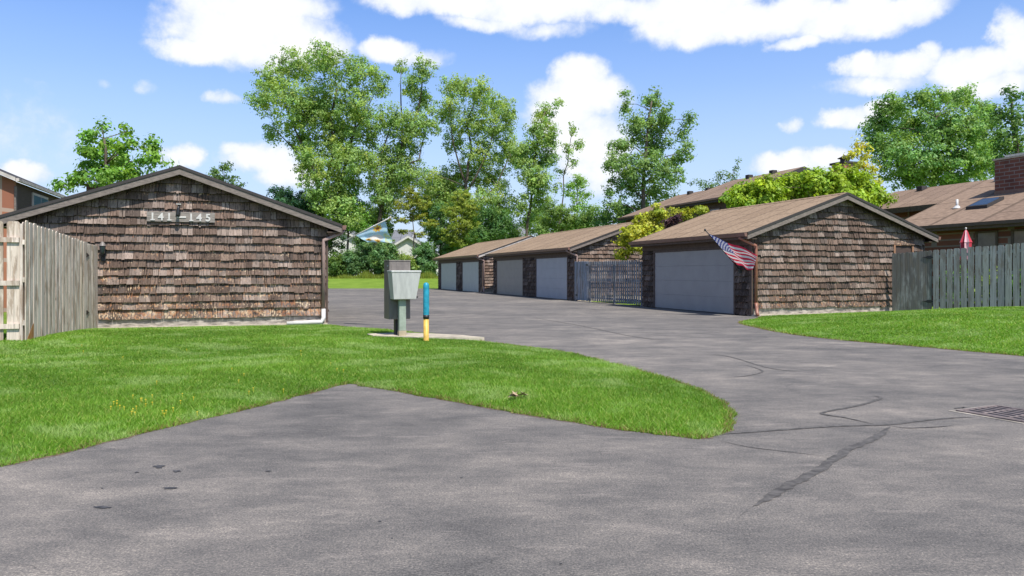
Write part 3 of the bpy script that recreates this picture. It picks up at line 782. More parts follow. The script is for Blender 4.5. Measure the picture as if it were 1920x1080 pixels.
mb.extr([o + Vector((0, 0, .14)), o + D1 * .34 + Vector((0, 0, .14)), o + D1 * .05 + Vector((0, 0, .42)), o + D1 * .0 + Vector((0, 0, .45))], Nn * .002, (.42, .19, .06, 0)); mb.build('stain_patch', M['wood'], fl)
fence('stub of cedar fence with open gaps turning left at the frame edge', P1 + Vector((-.08, .0, 0)), -B, 2.4, lambda t: .12, lambda t: 2.36, .21, .26, warm, M['wood'], both=False, rails=(.25, 1.05, 1.85), posts=(1.2,), side=1)
# fence at the right of the near garage
P2 = Vector((13.1, 25.35, 0)); P3 = Vector((16.6, 20.9, 0)); D2 = (P3 - P2).normalized(); L2 = (P3 - P2).length
zbr = lambda t: .06 + .27 * min(1.25, t / 4.1); ztr = lambda t: 2.08 + .25 * min(1.3, t / 4.1)
gate('dark weathered board gate with black strap hinges beside the right garage', P2, D2, 1.28, zbr, ztr, .145, cool, M['wood_d'], [(1.2, .46), (1.2, 1.92)])
fence('blue grey picket fence with narrow gaps above the right lawn', P2, D2, L2, zbr, ztr, .172, .208, coolb, M['wood_d'], both=False, rails=(.3, 1.1, 1.75), posts=(1.36, 3.4, L2 - .1), t0=1.33)
# fence between the two garages of the row
P4 = C0 + A * 14.15 - B * .02; D4 = -A
flat = lambda h: (lambda t: h)
gate('solid bluish board gate at the corner of the second row garage', P4, D4, 1.6, flat(.05), flat(1.98), .2, (.25, .28, .31), M['wood_d'], [(1.5, 1.8), (.25, .3)])
fence('open grey picket fence in the gap between the two row garages', P4, D4, 6.85, flat(.07), flat(1.95), .125, .20, (.21, .225, .245), M['wood_d'], both=False, rails=(.12, .95, 1.7), posts=(1.7, 4.3, 6.8), t0=1.66)

# ------------------------------------------------------------------ mailbox, bollard
mp = gp(752, 637); mbx = thing('parcel_locker', 'taupe steel parcel locker cabinet on a dark post on the concrete pad', 'mailbox', (mp.x + .10, mp.y, .05), TH + .10)
mb = MB(); mb.box(-.30, .16, .20, .64, .37, 1.60); mb.build('cabinet', M['mb_dark'], mbx, .012)
mb = MB(); mb.box(-.25, .11, .193, .199, .46, 1.52); mb.build('door', M['mb_dark'], mbx, .003)
mb = MB(); mb.box(-.31, .17, .19, .65, 1.601, 1.625); mb.build('lid', M['mb_dark'], mbx, .006)
mb = MB(); mb.box(-.14, -.0, .30, .44, -.05, .369); mb.build('post', M['black'], mbx, .006)
mb = MB(); mb.lathe([(.0, -.008), (.016, -.008), (.016, 0)], 10, (0, 0, 0)); o = mb.build('lock', M['white'], mbx); o.rotation_euler = (R(90), 0, 0); o.location = (-.305, .3, 1.5); o.rotation_euler = (0, R(90), 0)
db = thing('drop_box', 'pale grey tapered drop box on a green wooden post in front of the locker', 'mailbox', (mp.x, mp.y, .05), TH + .08)
mb = MB()
mb.hexa([(-.19, -.13, .80), (.29, -.13, .80), (.29, .17, .80), (-.19, .17, .80), (-.245, -.19, 1.36), (.375, -.19, 1.36), (.375, .18, 1.36), (-.245, .18, 1.36)]); mb.build('bin', M['mb_gray'], db, .012)
mb = MB(); mb.box(-.255, .385, -.20, .185, 1.361, 1.405); mb.build('lid', M['mb_gray'], db, .01)
mb = MB(); mb.box(-.045, .10, -.03, .09, .14, .799); mb.build('post', M['mb_post'], db, .006)
mb = MB(); mb.box(-.052, .107, -.037, .097, -.05, .139); mb.build('post_base', simple('bare_post', (.42, .35, .23), .8, .2, 7), db, .006)
mb = MB(); mb.box(.30, .34, -.10, -.06, .83, .86); mb.build('latch', M['black'], db)
bp = gp(799, 645); bo = thing('bollard', 'round bollard with turquoise sleeve over yellow post on the lawn', 'bollard', (bp.x, bp.y, 0))
mb = MB(); mb.lathe([(.053, -.1), (.053, .54), (0, .54)], 24); mb.build('post', M['yellow'], bo)
mb = MB(); mb.lathe([(.0, .50), (.061, .50), (.061, .575), (.0, .575)], 24); mb.build('collar', M['black'], bo)
mb = MB(); mb.lathe([(.060, .576), (.060, 1.14), (.055, 1.175), (.042, 1.20), (.02, 1.212), (0, 1.215)], 24); mb.build('sleeve', M['cyan'], bo)

# ------------------------------------------------------------------ flags
def flag_mesh(name, corners, fn, nu, nv, wave, parent, sag=0.0):
    T0, T1, F0, F1 = [Vector(c) for c in corners]     # hoist top, hoist bottom, fly top, fly bottom
    nrm = (F0 - T0).cross(T1 - T0).normalized(); mb = MB(); vs = []
    for i in range(nu + 1):
        for j in range(nv + 1):
            u, v = i / nu, j / nv
            p = (T0.lerp(F0, u)).lerp(T1.lerp(F1, u), v)
            p = p + nrm * wave * math.sin(2 * math.pi * (1.7 * u - .7 * v) + .6) * min(1, u * 2) + Vector((0, 0, -sag * math.sin(math.pi * u) * (1 - .3 * v)))
            p = p + nrm * wave * .45 * math.sin(2 * math.pi * (2.3 * v + .6 * u)) * min(1, u * 1.5)
            vs.append(p)
    mb.v = [tuple(p) for p in vs]
    for i in range(nu):
        for j in range(nv):
            a = i * (nv + 1) + j
            mb.f.append((a, a + 1, a + nv + 2, a + nv + 1)); mb.c.append((*fn((i + .5) / nu, (j + .5) / nv), 0)); mb.sm.append(True)
    return mb.build(name, M['cloth'], parent)
def stars(u, v):
    if u < .4 and v < 7 / 13:
        a, b = u / .4 * 12, v / (7 / 13) * 10
        for k in (round(a), ):
            pass
        ia, ib = round(a), round(b)
        if 1 <= ia <= 11 and 1 <= ib <= 9 and (ia + ib) % 2 == 0 and math.hypot((a - ia) * .8, b - ib) < .42: return (.75, .75, .78)
        return (.045, .065, .25)
    return (.68, .03, .075) if int(v * 13) % 2 == 0 else (.78, .74, .74)
fm = C0 + A * .55 - B * .05 + Vector((0, 0, 1.5))
tip = at(1322, 431, 23.35)
fr = thing('wall_flag', 'American flag on an angled pole at the corner of the right garage', 'flag', fm)
mb = MB(); mb.tube([Vector((0, 0, 0)), tip - fm], .016, 8); mb.build('pole', M['black'], fr)
mb = MB(); mb.lathe([(0, -.05), (.03, -.03), (.035, 0), (.02, .035), (0, .04)], 10, tip - fm); mb.build('finial', M['black'], fr)
mb = MB(); mb.box(-.04, .06, -.05, .05, -.1, .1); mb.build('bracket', M['black'], fr)
hT = tip.lerp(fm, .09); hB = tip.lerp(fm, .80)
flag_mesh('flag', [hT - fm, hB - fm, at(1421, 476, 22.8) - fm, at(1411, 506, 22.9) - fm], stars, 110, 91, .035, fr, .03)
def garden(u, v):   # pale blue banner with loose flower shapes; u along the pole, v down
    c = (.44, .64, .76)
    n = math.sin(u * 23 + 3 * math.sin(v * 17)) * math.sin(v * 19 + 2 * math.sin(u * 13))
    if n > .45: c = (.56, .72, .76)
    if n < -.55: c = (.46, .66, .58)
    def fl(cx, cy, r):
        d = math.hypot(u - cx, (v - cy) * .85); t = math.atan2(v - cy, u - cx)
        if d < r * .38: return (.28, .12, .03)
        if d < r * (.8 + .2 * math.cos(9 * t)): return (.75, .45, .05)
    for q in ((.70, .20, .17), (.20, .78, .13), (.5, .92, .12)):
        e = fl(*q)
        if e: return e
    d = math.hypot((u - .45) / .30, (v - .70) / .22)
    if d < 1: return (.72, .68, .60)
    if .78 < u < .98 and v > .55 and n > -.2: return (.55, .62, .35)
    return c
fb = lg(7.22, .35, 2.02); ft = at(732, 408, 18.6)
lf = thing('garden_flag', 'pale blue flower flag on a white pole beside the left garage', 'flag', fb)
mb = MB(); mb.tube([Vector((0, 0, 0)), ft - fb], .017, 8); mb.build('pole', M['white'], lf)
mb = MB(); mb.lathe([(0, -.04), (.028, -.02), (.028, .02), (0, .04)], 10, ft - fb); mb.build('finial', M['fascia_w'], lf)
mb = MB(); mb.box(-.05, .05, -.05, .05, -.09, .09); o = mb.build('bracket', M['white'], lf)
a1 = ft.lerp(fb, .08); a0 = ft.lerp(fb, .52)
b1 = at(735, 456, 18.75); b0 = at(687, 453, 19.0)
flag_mesh('flag', [a0 - fb, a1 - fb, b0 - fb, b1 - fb], lambda u, v: garden(v, u), 60, 70, .03, lf)

# ------------------------------------------------------------------ houses
def slab(mb, p, th=.12):   # roof plane from 4 points (ccw seen from above), thickness down
    mb.hexa([tuple(Vector(q) - Vector((0, 0, th))) for q in p] + [tuple(q) for q in p])
HA = Vector((18.1, 32.0, 0))
ha = thing('brick_house', 'red brick townhouse behind the right fence with chimney and skylight', 'house', HA, TH)
z0, ms, ur = 3.46, .4, 6.3
rzA = lambda u: z0 + ms * u
mb = MB(); mb.box(.6, 11.9, -14, 2.0, -.1, rzA(.6) - .25); mb.box(3.7, 11.9, 2.0, 7.5, -.1, rzA(3.7) - .25); mb.build('wall', M['brick_d'], ha)
mb = MB(); slab(mb, [(0, -14.5, rzA(0)), (ur, -14.5, rzA(ur)), (ur, 2.3, rzA(ur)), (0, 2.3, rzA(0))][::-1])
slab(mb, [(3.14, 2.302, rzA(3.14)), (ur, 2.302, rzA(ur)), (ur, 7.8, rzA(ur)), (3.14, 7.8, rzA(3.14))][::-1])
slab(mb, [(ur + .002, -14.5, rzA(ur)), (2 * ur, -14.5, z0), (2 * ur, 7.8, z0), (ur + .002, 7.8, rzA(ur))][::-1])
rA = mb.build('roof', M['roof2'], ha)
mb = MB(); mb.box(-.03, -.002, -14.5, 2.3, z0 - .26, z0 + .005); mb.box(3.11, 3.138, 2.302, 7.8, rzA(3.14) - .26, rzA(3.14) + .005)
mb.extr([(0, 2.303, z0 - .12), (3.1, 2.303, rzA(3.1) - .12), (3.1, 2.303, rzA(3.1) - .32), (0, 2.303, z0 - .32)], (0, .03, 0))
mb.build('fascia', M['trim'], ha)
mb = MB(); mb.box(-.14, -.032, -14.5, 2.32, z0 - .14, z0 - .01); mb.build('gutter', M['soffit'], ha)
mb = MB(); mb.box(0, .598, -14.4, 2.2, z0 - .25, z0 - .2); mb.build('soffit', M['soffit'], ha)
ch = MB(); ch.box(3.62, 4.5, -2.3, -.24, 4.2, 6.42); cc = ch.build('chimney', M['brick_d'], rA)
mb = MB(); mb.box(3.56, 4.56, -2.36, -.18, 6.421, 6.50); mb.build('cap', M['conc'], cc)
mb = MB(); mb.box(3.75, 4.3, -1.9, -.6, 6.501, 6.62); mb.build('flue', M['mb_gray'], cc)
mb = MB(); mb.box(3.60, 3.618, -2.33, -.22, rzA(3.6) + .0, rzA(3.6) + .16); mb.build('flashing', M['gutter'], cc)
sk = MB()
u0, u1, v0, v1 = 1.75, 2.75, -1.35, -.35
sk.hexa([(u0, v0, rzA(u0)), (u1, v0, rzA(u1)), (u1, v1, rzA(u1)), (u0, v1, rzA(u0)), (u0, v0, rzA(u0) + .14), (u1, v0, rzA(u1) + .14), (u1, v1, rzA(u1) + .14), (u0, v1, rzA(u0) + .14)])
so = sk.build('skylight', M['edge'], rA)
sk = MB(); e = .08
sk.add([(u0 + e, v0 + e, rzA(u0 + e) + .146), (u1 - e, v0 + e, rzA(u1 - e) + .146), (u1 - e, v1 - e, rzA(u1 - e) + .146), (u0 + e, v1 - e, rzA(u0 + e) + .146)], [(0, 1, 2, 3)])
sk.build('pane', M['glass'], so)
mb = MB(); q = (2.2, .45); mb.tube([(q[0], q[1], rzA(q[0]) - .1), (q[0], q[1], rzA(q[0]) + .38)], .055, 10); mb.lathe([(.19, rzA(q[0]) - .03), (.07, rzA(q[0]) + .1)], 10, (q[0], q[1], 0)); mb.build('vent_pipe', M['pipe'], rA)
for v in (5.7, 1.3):
    mb = MB(); mb.box(ur - .55, ur - .15, v - .18, v + .18, rzA(ur - .5), rzA(ur - .15) + .12); mb.build('roof_vent', M['edge'] if v > 3 else M['mb_gray'], rA, .02)
for v0, v1 in ((-2.65, -1.85), (-5.2, -3.4), (-8.6, -7.2)):
    w = MB(); w.box(.555, .6, v0 - .1, v0, 1.0, 3.12); w.box(.555, .6, v1, v1 + .1, 1.0, 3.12); w.box(.556, .6, v0, v1, 3.04, 3.12); w.box(.54, .6, v0 - .1, v1 + .1, .92, .999)
    wo = w.build('window', M['trim'], ha)
    w = MB(); w.box(.585, .599, v0 + .001, v1 - .001, 1.0, 3.039); w.build('pane', simple('curtained_glass', (.20, .17, .16), .15, .2, 2), wo)

def townhouse(label, loc, u0, ln, eave, rise, W, chimney=False, v0=0.0):
    t = thing('townhouse', label, 'house', loc, TH, None)
    hz = lambda u: eave + rise * (min(u, W - u) - u0) if False else eave + rise * min(u, W - u)
    mb = MB(); mb.extr([(.5, -ln + .3, -.1), (W - .5, -ln + .3, -.1), (W - .5, -ln + .3, hz(.5) - .16), (W / 2, -ln + .3, hz(W / 2) - .16), (.5, -ln + .3, hz(.5) - .16)], (0, ln - .6, 0)); mb.build('wall', M['siding'], t)
    mb = MB(); slab(mb, [(0, -ln, hz(0)), (W / 2, -ln, hz(W / 2)), (W / 2, 0, hz(W / 2)), (0, 0, hz(0))][::-1], .13)
    slab(mb, [(W / 2 + .002, -ln, hz(W / 2)), (W, -ln, hz(W)), (W, 0, hz(W)), (W / 2 + .002, 0, hz(W / 2))][::-1], .13)
    rf = mb.build('roof', M['roof2'], t)
    mb = MB(); mb.box(-.03, -.002, -ln, 0, eave - .28, eave + .004)
    for yy in (-ln - .03, .002):
        mb.extr([(0, yy, eave + .004), (W / 2, yy, hz(W / 2) + .004), (W, yy, eave + .004), (W, yy, eave - .26), (W / 2, yy, hz(W / 2) - .26), (0, yy, eave - .26)], (0, .028, 0))
    mb.build('fascia', M['edge'], t)
    mb = MB(); mb.box(-.14, -.032, -ln, 0, eave - .12, eave - .0); mb.build('gutter', M['gutter'], t)
    for u, v in ((W / 2 - .5, -ln * .35), (W / 2 - .6, -ln * .7)):
        mb = MB(); mb.box(u - .2, u + .2, v - .2, v + .2, hz(u) - .1, hz(u) + .25); mb.build('roof_vent', M['edge'], rf, .02)
    for v in (-ln * .3, -ln * .7):
        w = MB(); w.box(.45, .498, v - .6, v + .6, eave - 1.9, eave - .6); wo = w.build('window', M['trim'], t)
        w = MB(); w.box(.435, .449, v - .52, v + .52, eave - 1.82, eave - .68); w.build('pane', M['glass'], wo)
    if chimney:
        mb = MB(); mb.box(9.8, 11.0, -7.3, -6.1, 5.5, 9.05); c = mb.build('chimney', M['brick'], rf)
        mb = MB(); mb.box(9.7, 11.1, -7.4, -6.0, 9.051, 9.2); mb.lathe([(.3, 9.2), (.3, 9.45)], 10, (10.4, -6.7, 0)); mb.lathe([(.5, 9.5), (.0, 9.75)], 10, (10.4, -6.7, 0)); mb.lathe([(.0, 9.49), (.5, 9.5)], 10, (10.4, -6.7, 0)); mb.build('cap', M['edge'], c)
    return t
HB = Vector((11.5, 55.0, 0))
townhouse('brown roofed townhouse with a capped chimney behind the lime green tree', HB, 0, 8.0, 6.4, .37, 11.6, True)
HB2 = Vector((9.3, 64.0, 0))
townhouse('brown roofed townhouse partly hidden by the gold shrub, farther back', HB2, 0, 8.2, 6.2, .37, 11.6)
# left brick house: side wall along A, brick gable to the camera
HC = Vector((-.6725 * 27 - .12, 27, 0))
hc = thing('brick_house', 'orange brick house with dark side wall behind the left garage', 'house', HC, TH)
mb = MB(); mb.extr([(-9, 0, -.1), (0, 0, -.1), (0, 0, 4.80), (-4.5, 0, 6.78), (-9, 0, 4.80)], (0, .25, 0)); mb.build('gable_wall', M['brick'], hc)
mb = MB(); mb.box(-8.95, -.02, .252, 13, -.1, 4.79); mb.build('side_wall', M['siding'], hc)
mb = MB(); mb.box(-.06, .05, .05, .2, 0, 4.6); mb.build('corner_board', M['fascia'], hc)
mb = MB(); e = 4.88; slab(mb, [(.14, -.3, e), (.14, 13.4, e), (-4.5, 13.4, e + 2.05), (-4.5, -.3, e + 2.05)]); slab(mb, [(-9.5, 13.4, e), (-9.5, -.45, e), (-4.502, -.45, e + 2.05), (-4.502, 13.4, e + 2.05)]); mb.build('roof', M['edge'], hc)
mb = MB(); mb.extr([(.14, -.33, e - .0), (-4.5, -.33, e + 2.05), (-4.5, -.33, e + 1.93), (.14, -.33, e - .12)], (0, .028, 0)); mb.build('rake_board', M['fascia_w'], hc)
mb = MB(); mb.box(.142, .24, -.28, 13.3, e - .13, e - .02); mb.build('gutter', M['fascia_w'], hc)
for v0, v1, za, zb_ in ((2.4, 4.4, 3.75, 4.5), (9.3, 10.8, 3.75, 4.4)):
    w = MB(); w.box(-.02, .03, v0 - .1, v1 + .1, za - .1, zb_ + .1); wo = w.build('window', M['fascia_w'] if v0 < 5 else M['fascia_w'], hc)
    vm = (v0 + v1) / 2
    for a, b in ((v0, vm - .05), (vm + .05, v1)):
        w = MB(); w.box(.031, .045, a, b, za, zb_); w.build('pane', m_glass('blue_glass', (.12, .2, .25)), wo)
# house with just its chimney over the left garage roof
hd = thing('brick_house', 'house behind the left garage with only its brick chimney in view', 'house', (-25.6, 45, 0), TH)
mb = MB(); mb.box(-5, 5, 0, 9, -.1, 3.0); mb.build('wall', M['brick_d'], hd)
mb = MB(); slab(mb, [(-5.4, -.4, 2.9), (0, -.4, 4.9), (0, 9.4, 4.9), (-5.4, 9.4, 2.9)][::-1]); slab(mb, [(.002, -.4, 4.9), (5.4, -.4, 2.9), (5.4, 9.4, 2.9), (.002, 9.4, 4.9)][::-1]); rd = mb.build('roof', M['roof2'], hd)
mb = MB(); mb.box(-.4, .55, .1, .9, 4.2, 6.75); c = mb.build('chimney', M['brick_d'], rd)
mb = MB(); mb.box(-.48, .63, .02, .98, 6.751, 6.86); mb.build('cap', M['brick'], c)

def far_house(label, x, y_peak, d, w, ln, eave, m_wall, rot=0, dormer=False):
    p = at(x, y_peak, d); z = far_z(d); pk = p.z - z
    t = thing('suburban_house', label, 'house', (p.x, p.y, z), rot)
    mb = MB(); mb.extr([(-w / 2, 0, 0), (w / 2, 0, 0), (w / 2, 0, eave), (0, 0, pk - .2), (-w / 2, 0, eave)], (0, ln, 0)); mb.build('wall', m_wall, t)
    k = .5; s = (pk - eave) / (w / 2)
    mb = MB(); slab(mb, [(-w / 2 - k, -k, eave - s * k), (0, -k, pk), (0, ln + k, pk), (-w / 2 - k, ln + k, eave - s * k)][::-1], .2)
    slab(mb, [(.002, -k, pk), (w / 2 + k, -k, eave - s * k), (w / 2 + k, ln + k, eave - s * k), (.002, ln + k, pk)][::-1], .2); mb.build('roof', M['roof_gray'], t)
    mb = MB(); mb.extr([(-w / 2 - k, -k - .06, eave - s * k), (0, -k - .06, pk), (w / 2 + k, -k - .06, eave - s * k), (w / 2 + k, -k - .06, eave - s * k - .35), (0, -k - .06, pk - .35), (-w / 2 - k, -k - .06, eave - s * k - .35)], (0, .05, 0)); mb.build('rake_board', M['white'], t)
    for xx in (-w * .25, w * .22):
        f = MB(); f.box(xx - .7, xx + .7, -.08, -.002, eave - 2.2, eave - .7); wo = f.build('window', M['white'], t)
        f = MB(); f.box(xx - .6, xx + .6, -.1, -.081, eave - 2.1, eave - .8); f.build('pane', M['glass'], wo)
    return t
far_house('white gabled house with grey roof glimpsed under the olive tree', 766, 442, 118, 10, 9, 3.4, M['siding_w'])
far_house('long grey roofed house rising behind the white gable', 772, 431, 132, 10, 12, 4.6, M['roof_gray'], math.pi / 2 * .98)
far_house('pale house with a dark window behind the shrubs at the left garage corner', 640, 430, 112, 11, 10, 4.4, M['siding_w'], .1)
far_house('grey roofed house seen beyond the far garage roofs', 985, 421, 125, 12, 14, 5.0, M['siding_w'], math.pi / 2)
far_house('small grey house seen between trees above the second garage', 1125, 405, 130, 9, 10, 6.4, M['siding_w'], .2)

# patio umbrella
up = at(1811, 430, 27.0)
um = thing('patio_umbrella', 'closed red and white patio umbrella behind the picket fence', 'umbrella', (up.x, up.y, .3))
mb = MB(); mb.tube([(0, 0, 0), (0, 0, up.z - .35)], .025, 8); mb.build('pole', M['white'], um)
mb = MB(); n = 16; hz = up.z - .3; prof = [(.015, hz), (.07, hz - .10), (.14, hz - .30), (.215, hz - .48), (.19, hz - .5), (.185, hz - .75), (.22, hz - 1.1), (.17, hz - 1.15)]
for i in range(len(prof) - 1):
    for k in range(n):
        def pt(q, k):
            r, z = prof[q]; r *= 1.0 if k % 2 == 0 else .68; t = 2 * math.pi * (k % n) / n; return (r * math.cos(t), r * math.sin(t), z)
        c = (.50, .035, .06, 0) if (k // 2) % 2 == 0 else (.68, .40, .42, 0)
        mb.add([pt(i, k), pt(i, k + 1), pt(i + 1, k + 1), pt(i + 1, k)], [(3, 2, 1, 0)], c, True)
mb.build('canopy', M['red'], um)
mb = MB(); mb.lathe([(0, hz + .08), (.03, hz + .06), (.03, hz), (0, hz - .02)], 10); mb.build('finial', M['white'], um)
mb = MB(); mb.lathe([(0, .06), (.25, .05), (.27, 0), (0, 0)], 16); mb.build('base', M['conc'], um)

# ------------------------------------------------------------------ trees
def rand_unit(n):
    v = rng.normal(size=(n, 3)); return v / np.linalg.norm(v, axis=1, keepdims=True)
def leaf_quads(centers, out, size, up=.5, ratio=.62):
    n = len(centers); nn = rand_unit(n) * .8 + out * 1.0 + np.array([0, 0, up]); nn /= np.linalg.norm(nn, axis=1, keepdims=True)
    t = np.cross(nn, rand_unit(n)); t /= np.linalg.norm(t, axis=1, keepdims=True) + 1e-9; b = np.cross(nn, t)
    s = (size * rng.uniform(.5, 1.5, n))[:, None]
    V = np.empty((n, 4, 3)); V[:, 0] = centers - t * s * .5; V[:, 1] = centers + b * s * .5 * ratio + t * s * .08 - nn * s * .06
    V[:, 2] = centers + t * s * .5; V[:, 3] = centers - b * s * .5 * ratio + t * s * .08 - nn * s * .06
    return V
def tree(name, label, cat, d, lobes, trunk, col, leaf=.22, dens=1.0, rc=.6, per=34, r0=.22, m='leaf', group=None, base=None, fill=.5, colvar=.25, depth=1.0, vflat=.8, droop=0, limbs=()):
    sc_ = d / F; gz = base if base is not None else far_z(d)
    tp = [at(x, y, d) for x, y in trunk]
    root = Vector((tp[0].x, d, gz)); th = thing(name, label, cat, root, 0, group)
    lob = []
    cx = sum(l[0] for l in lobes) / len(lobes); half = (max(l[0] + l[2] for l in lobes) - min(l[0] - l[2] for l in lobes)) / 2 * sc_
    for (x, y, rx, ry) in lobes:
        p = at(x, y, d); off = rng.uniform(-1, 1) * half * .5 * depth * math.sqrt(max(.05, 1 - (abs(x - cx) * sc_ / (half + .01)) ** 2))
        p = Vector((p.x * (d + off) / d, d + off, CH + (p.z - CH) * (d + off) / d))
        lob.append((p, rx * sc_, ry * sc_))
    # woody parts
    mb = MB(); pts = [root - root + Vector((0, 0, -.2))] + [p - root for p in tp[1:]]
    rs = [r0 * (1 - .72 * i / max(1, len(pts) - 1)) for i in range(len(pts))]
    fine = []; fr_ = []
    for i in range(len(pts) - 1):
        for k in range(3):
            fine.append(pts[i].lerp(pts[i + 1], k / 3) + Vector((random.gauss(0, .06), random.gauss(0, .06), 0)) * (1 if i + k else 0)); fr_.append(rs[i] + (rs[i + 1] - rs[i]) * k / 3)
    fine.append(pts[-1]); fr_.append(rs[-1]); mb.tube(fine, fr_, 7)
    for lm in limbs:
        q = [at(x, y, d + random.uniform(-1.5, 1.5) * (i > 0)) - root for i, (x, y) in enumerate(lm)]; lf_ = []; lr = []
        for i in range(len(q) - 1):
            for k in range(3):
                lf_.append(q[i].lerp(q[i + 1], k / 3) + Vector((random.gauss(0, .07), random.gauss(0, .07), 0)) * (1 if i + k else 0)); lr.append(r0 * (.55 - .42 * (i + k / 3) / (len(q) - 1)))
        lf_.append(q[-1]); lr.append(r0 * .13); mb.tube(lf_, lr, 6); fine += lf_; fr_ += lr
    cl_c = []; cl_l = []
    for (p, rx, rz) in lob:
        p = p - root; q = None; bd = 1e9
        for i, f in enumerate(fine):
            if f.z < p.z - .15 * (p - f).length or i == 0:
                dd = (p - f).length + .25 * max(0, f.z - p.z + 1)
                if dd < bd: bd = dd; q = i
        s = fine[q]; r = max(.03, fr_[q] * .5); md = s.lerp(p, .5) + Vector((random.gauss(0, .2), random.gauss(0, .2), .12 * (p - s).length))
        mb.tube([s, s.lerp(md, .5) + Vector((0, 0, .02)), md, p], [r, r * .8, r * .6, r * .3], 5)
        rx *= 1.12; rz *= 1.12; k = max(3, int(dens * 7.4 * rx * rz / (rc * rc)))
        u = rand_unit(k) * (rng.random(k) ** fill)[:, None]
        c = np.array(p) + u * np.array([rx, (rx + rz) / 2, rz])
        cl_c.append(c); cl_l.append(np.repeat(np.array(p)[None], k, 0))
        for j in range(0, k, 3 if k > 12 else 2):
            e = Vector(c[j]); mm = p.lerp(e, .5) + Vector((random.gauss(0, .08), random.gauss(0, .08), random.gauss(0, .08)))
            mb.tube([p, mm, e], [r * .28, r * .2, r * .08], 4, cap=False)
    mb.build('trunk', M['bark'], th)
    cc = np.concatenate(cl_c); lc = np.concatenate(cl_l); k = len(cc)
    cnt = rng.integers(int(per * .5), int(per * 1.5) + 1, k)
    idx = np.repeat(np.arange(k), cnt); n = len(idx)
    rr = rc * rng.uniform(.6, 1.25, k)
    o = rand_unit(n) * (rng.random(n) ** .45)[:, None]; o[:, 2] *= vflat
    ctr = cc[idx] + o * rr[idx][:, None]
    if droop: ctr[:, 2] -= droop * (o[:, 0] ** 2 + o[:, 1] ** 2) * rr[idx]
    out = cc[idx] - lc[idx]; out = out / (np.linalg.norm(out, axis=1, keepdims=True) + 1e-6) * .6 + o
    V = leaf_quads(ctr, out, leaf)
    ct = rng.normal(0, 1, (k, 1)); hue = rng.normal(0, 1, (k, 1))
    base_c = np.array(col) * 1.18
    c = base_c * np.exp(colvar * .55 * ct)[idx] * np.exp(rng.normal(0, colvar * .4, (n, 1))) * np.stack([np.exp(.07 * hue[:, 0]), np.ones(k), np.exp(-.12 * hue[:, 0])], 1)[idx]
    c4 = np.ones((n, 4, 4)); c4[:, :, :3] = np.clip(c, .003, .8)[:, None, :]
    np_mesh('crown', V.reshape(-1, 3), 4, M[m], th, c4.reshape(-1, 4))
    return th
GR = (.24, .345, .095); DG = (.13, .24, .075); MG = (.20, .33, .07); YG = (.27, .36, .025); OL = (.24, .27, .04); GO = (.38, .41, .04)
tall = 'tall trees behind the garages'
tree('cottonwood_tree', 'largest broad cottonwood with a spreading top rising over the left garage end', 'tree', 87,
     [(508, 150, 30, 28), (556, 122, 42, 32), (615, 112, 38, 30), (672, 140, 40, 32), (715, 160, 18, 22), (490, 190, 26, 22), (540, 190, 45, 40), (606, 190, 55, 48), (672, 210, 45, 45), (512, 252, 16, 24), (566, 255, 32, 36), (625, 272, 45, 42), (592, 325, 34, 45), (645, 335, 34, 40), (572, 305, 22, 34), (612, 365, 34, 38), (655, 298, 34, 34), (692, 255, 24, 30), (640, 240, 40, 36), (580, 220, 36, 34), (690, 300, 20, 26), (600, 390, 30, 32), (640, 400, 36, 34)],
     [(612, 525), (606, 420), (612, 350), (626, 280), (620, 215), (632, 165)], GR, .24, 1.0, .75, 42, .34, group=tall, limbs=[[(612, 400), (640, 330), (662, 260), (678, 170)], [(610, 380), (578, 300), (545, 220), (520, 160)], [(616, 330), (655, 270), (700, 180)], [(600, 350), (560, 290), (515, 240)]])
tree('cottonwood_tree', 'leaning cottonwood with a tufted top and dark forked limbs', 'tree', 88,
     [(792, 132, 24, 24), (752, 130, 14, 14), (775, 165, 22, 22), (735, 225, 30, 32), (792, 190, 18, 28), (795, 235, 30, 32), (752, 275, 34, 34), (720, 300, 28, 32), (770, 240, 26, 26), (748, 330, 30, 28), (725, 370, 30, 28), (770, 320, 30, 28), (735, 350, 28, 30), (700, 345, 20, 25), (715, 395, 30, 28)],
     [(705, 525), (708, 430), (722, 350), (755, 280), (785, 205), (792, 150)], GR, .23, .95, .7, 40, .28, group=tall, limbs=[[(715, 400), (702, 330), (725, 260), (740, 220)], [(735, 320), (785, 300), (800, 240)], [(755, 280), (752, 200), (752, 135)]])
tree('cottonwood_tree', 'airy cottonwood with sky gaps and visible limbs in the middle of the line', 'tree', 90,
     [(858, 165, 34, 22), (895, 172, 30, 26), (838, 205, 24, 30), (925, 195, 28, 26), (952, 210, 18, 22), (880, 225, 36, 34), (930, 245, 40, 34), (900, 285, 36, 34), (955, 285, 34, 34), (850, 262, 20, 26), (862, 330, 40, 30), (915, 335, 40, 34), (838, 368, 36, 34), (935, 380, 32, 34), (885, 385, 42, 34), (800, 335, 28, 26)],
     [(885, 525), (882, 420), (872, 345), (884, 285), (876, 230), (890, 190)], (.27, .37, .10), .23, 1.0, .7, 36, .26, group=tall, limbs=[[(876, 360), (912, 290), (935, 220)], [(874, 350), (850, 270), (842, 200)], [(878, 400), (930, 350), (960, 285)]])
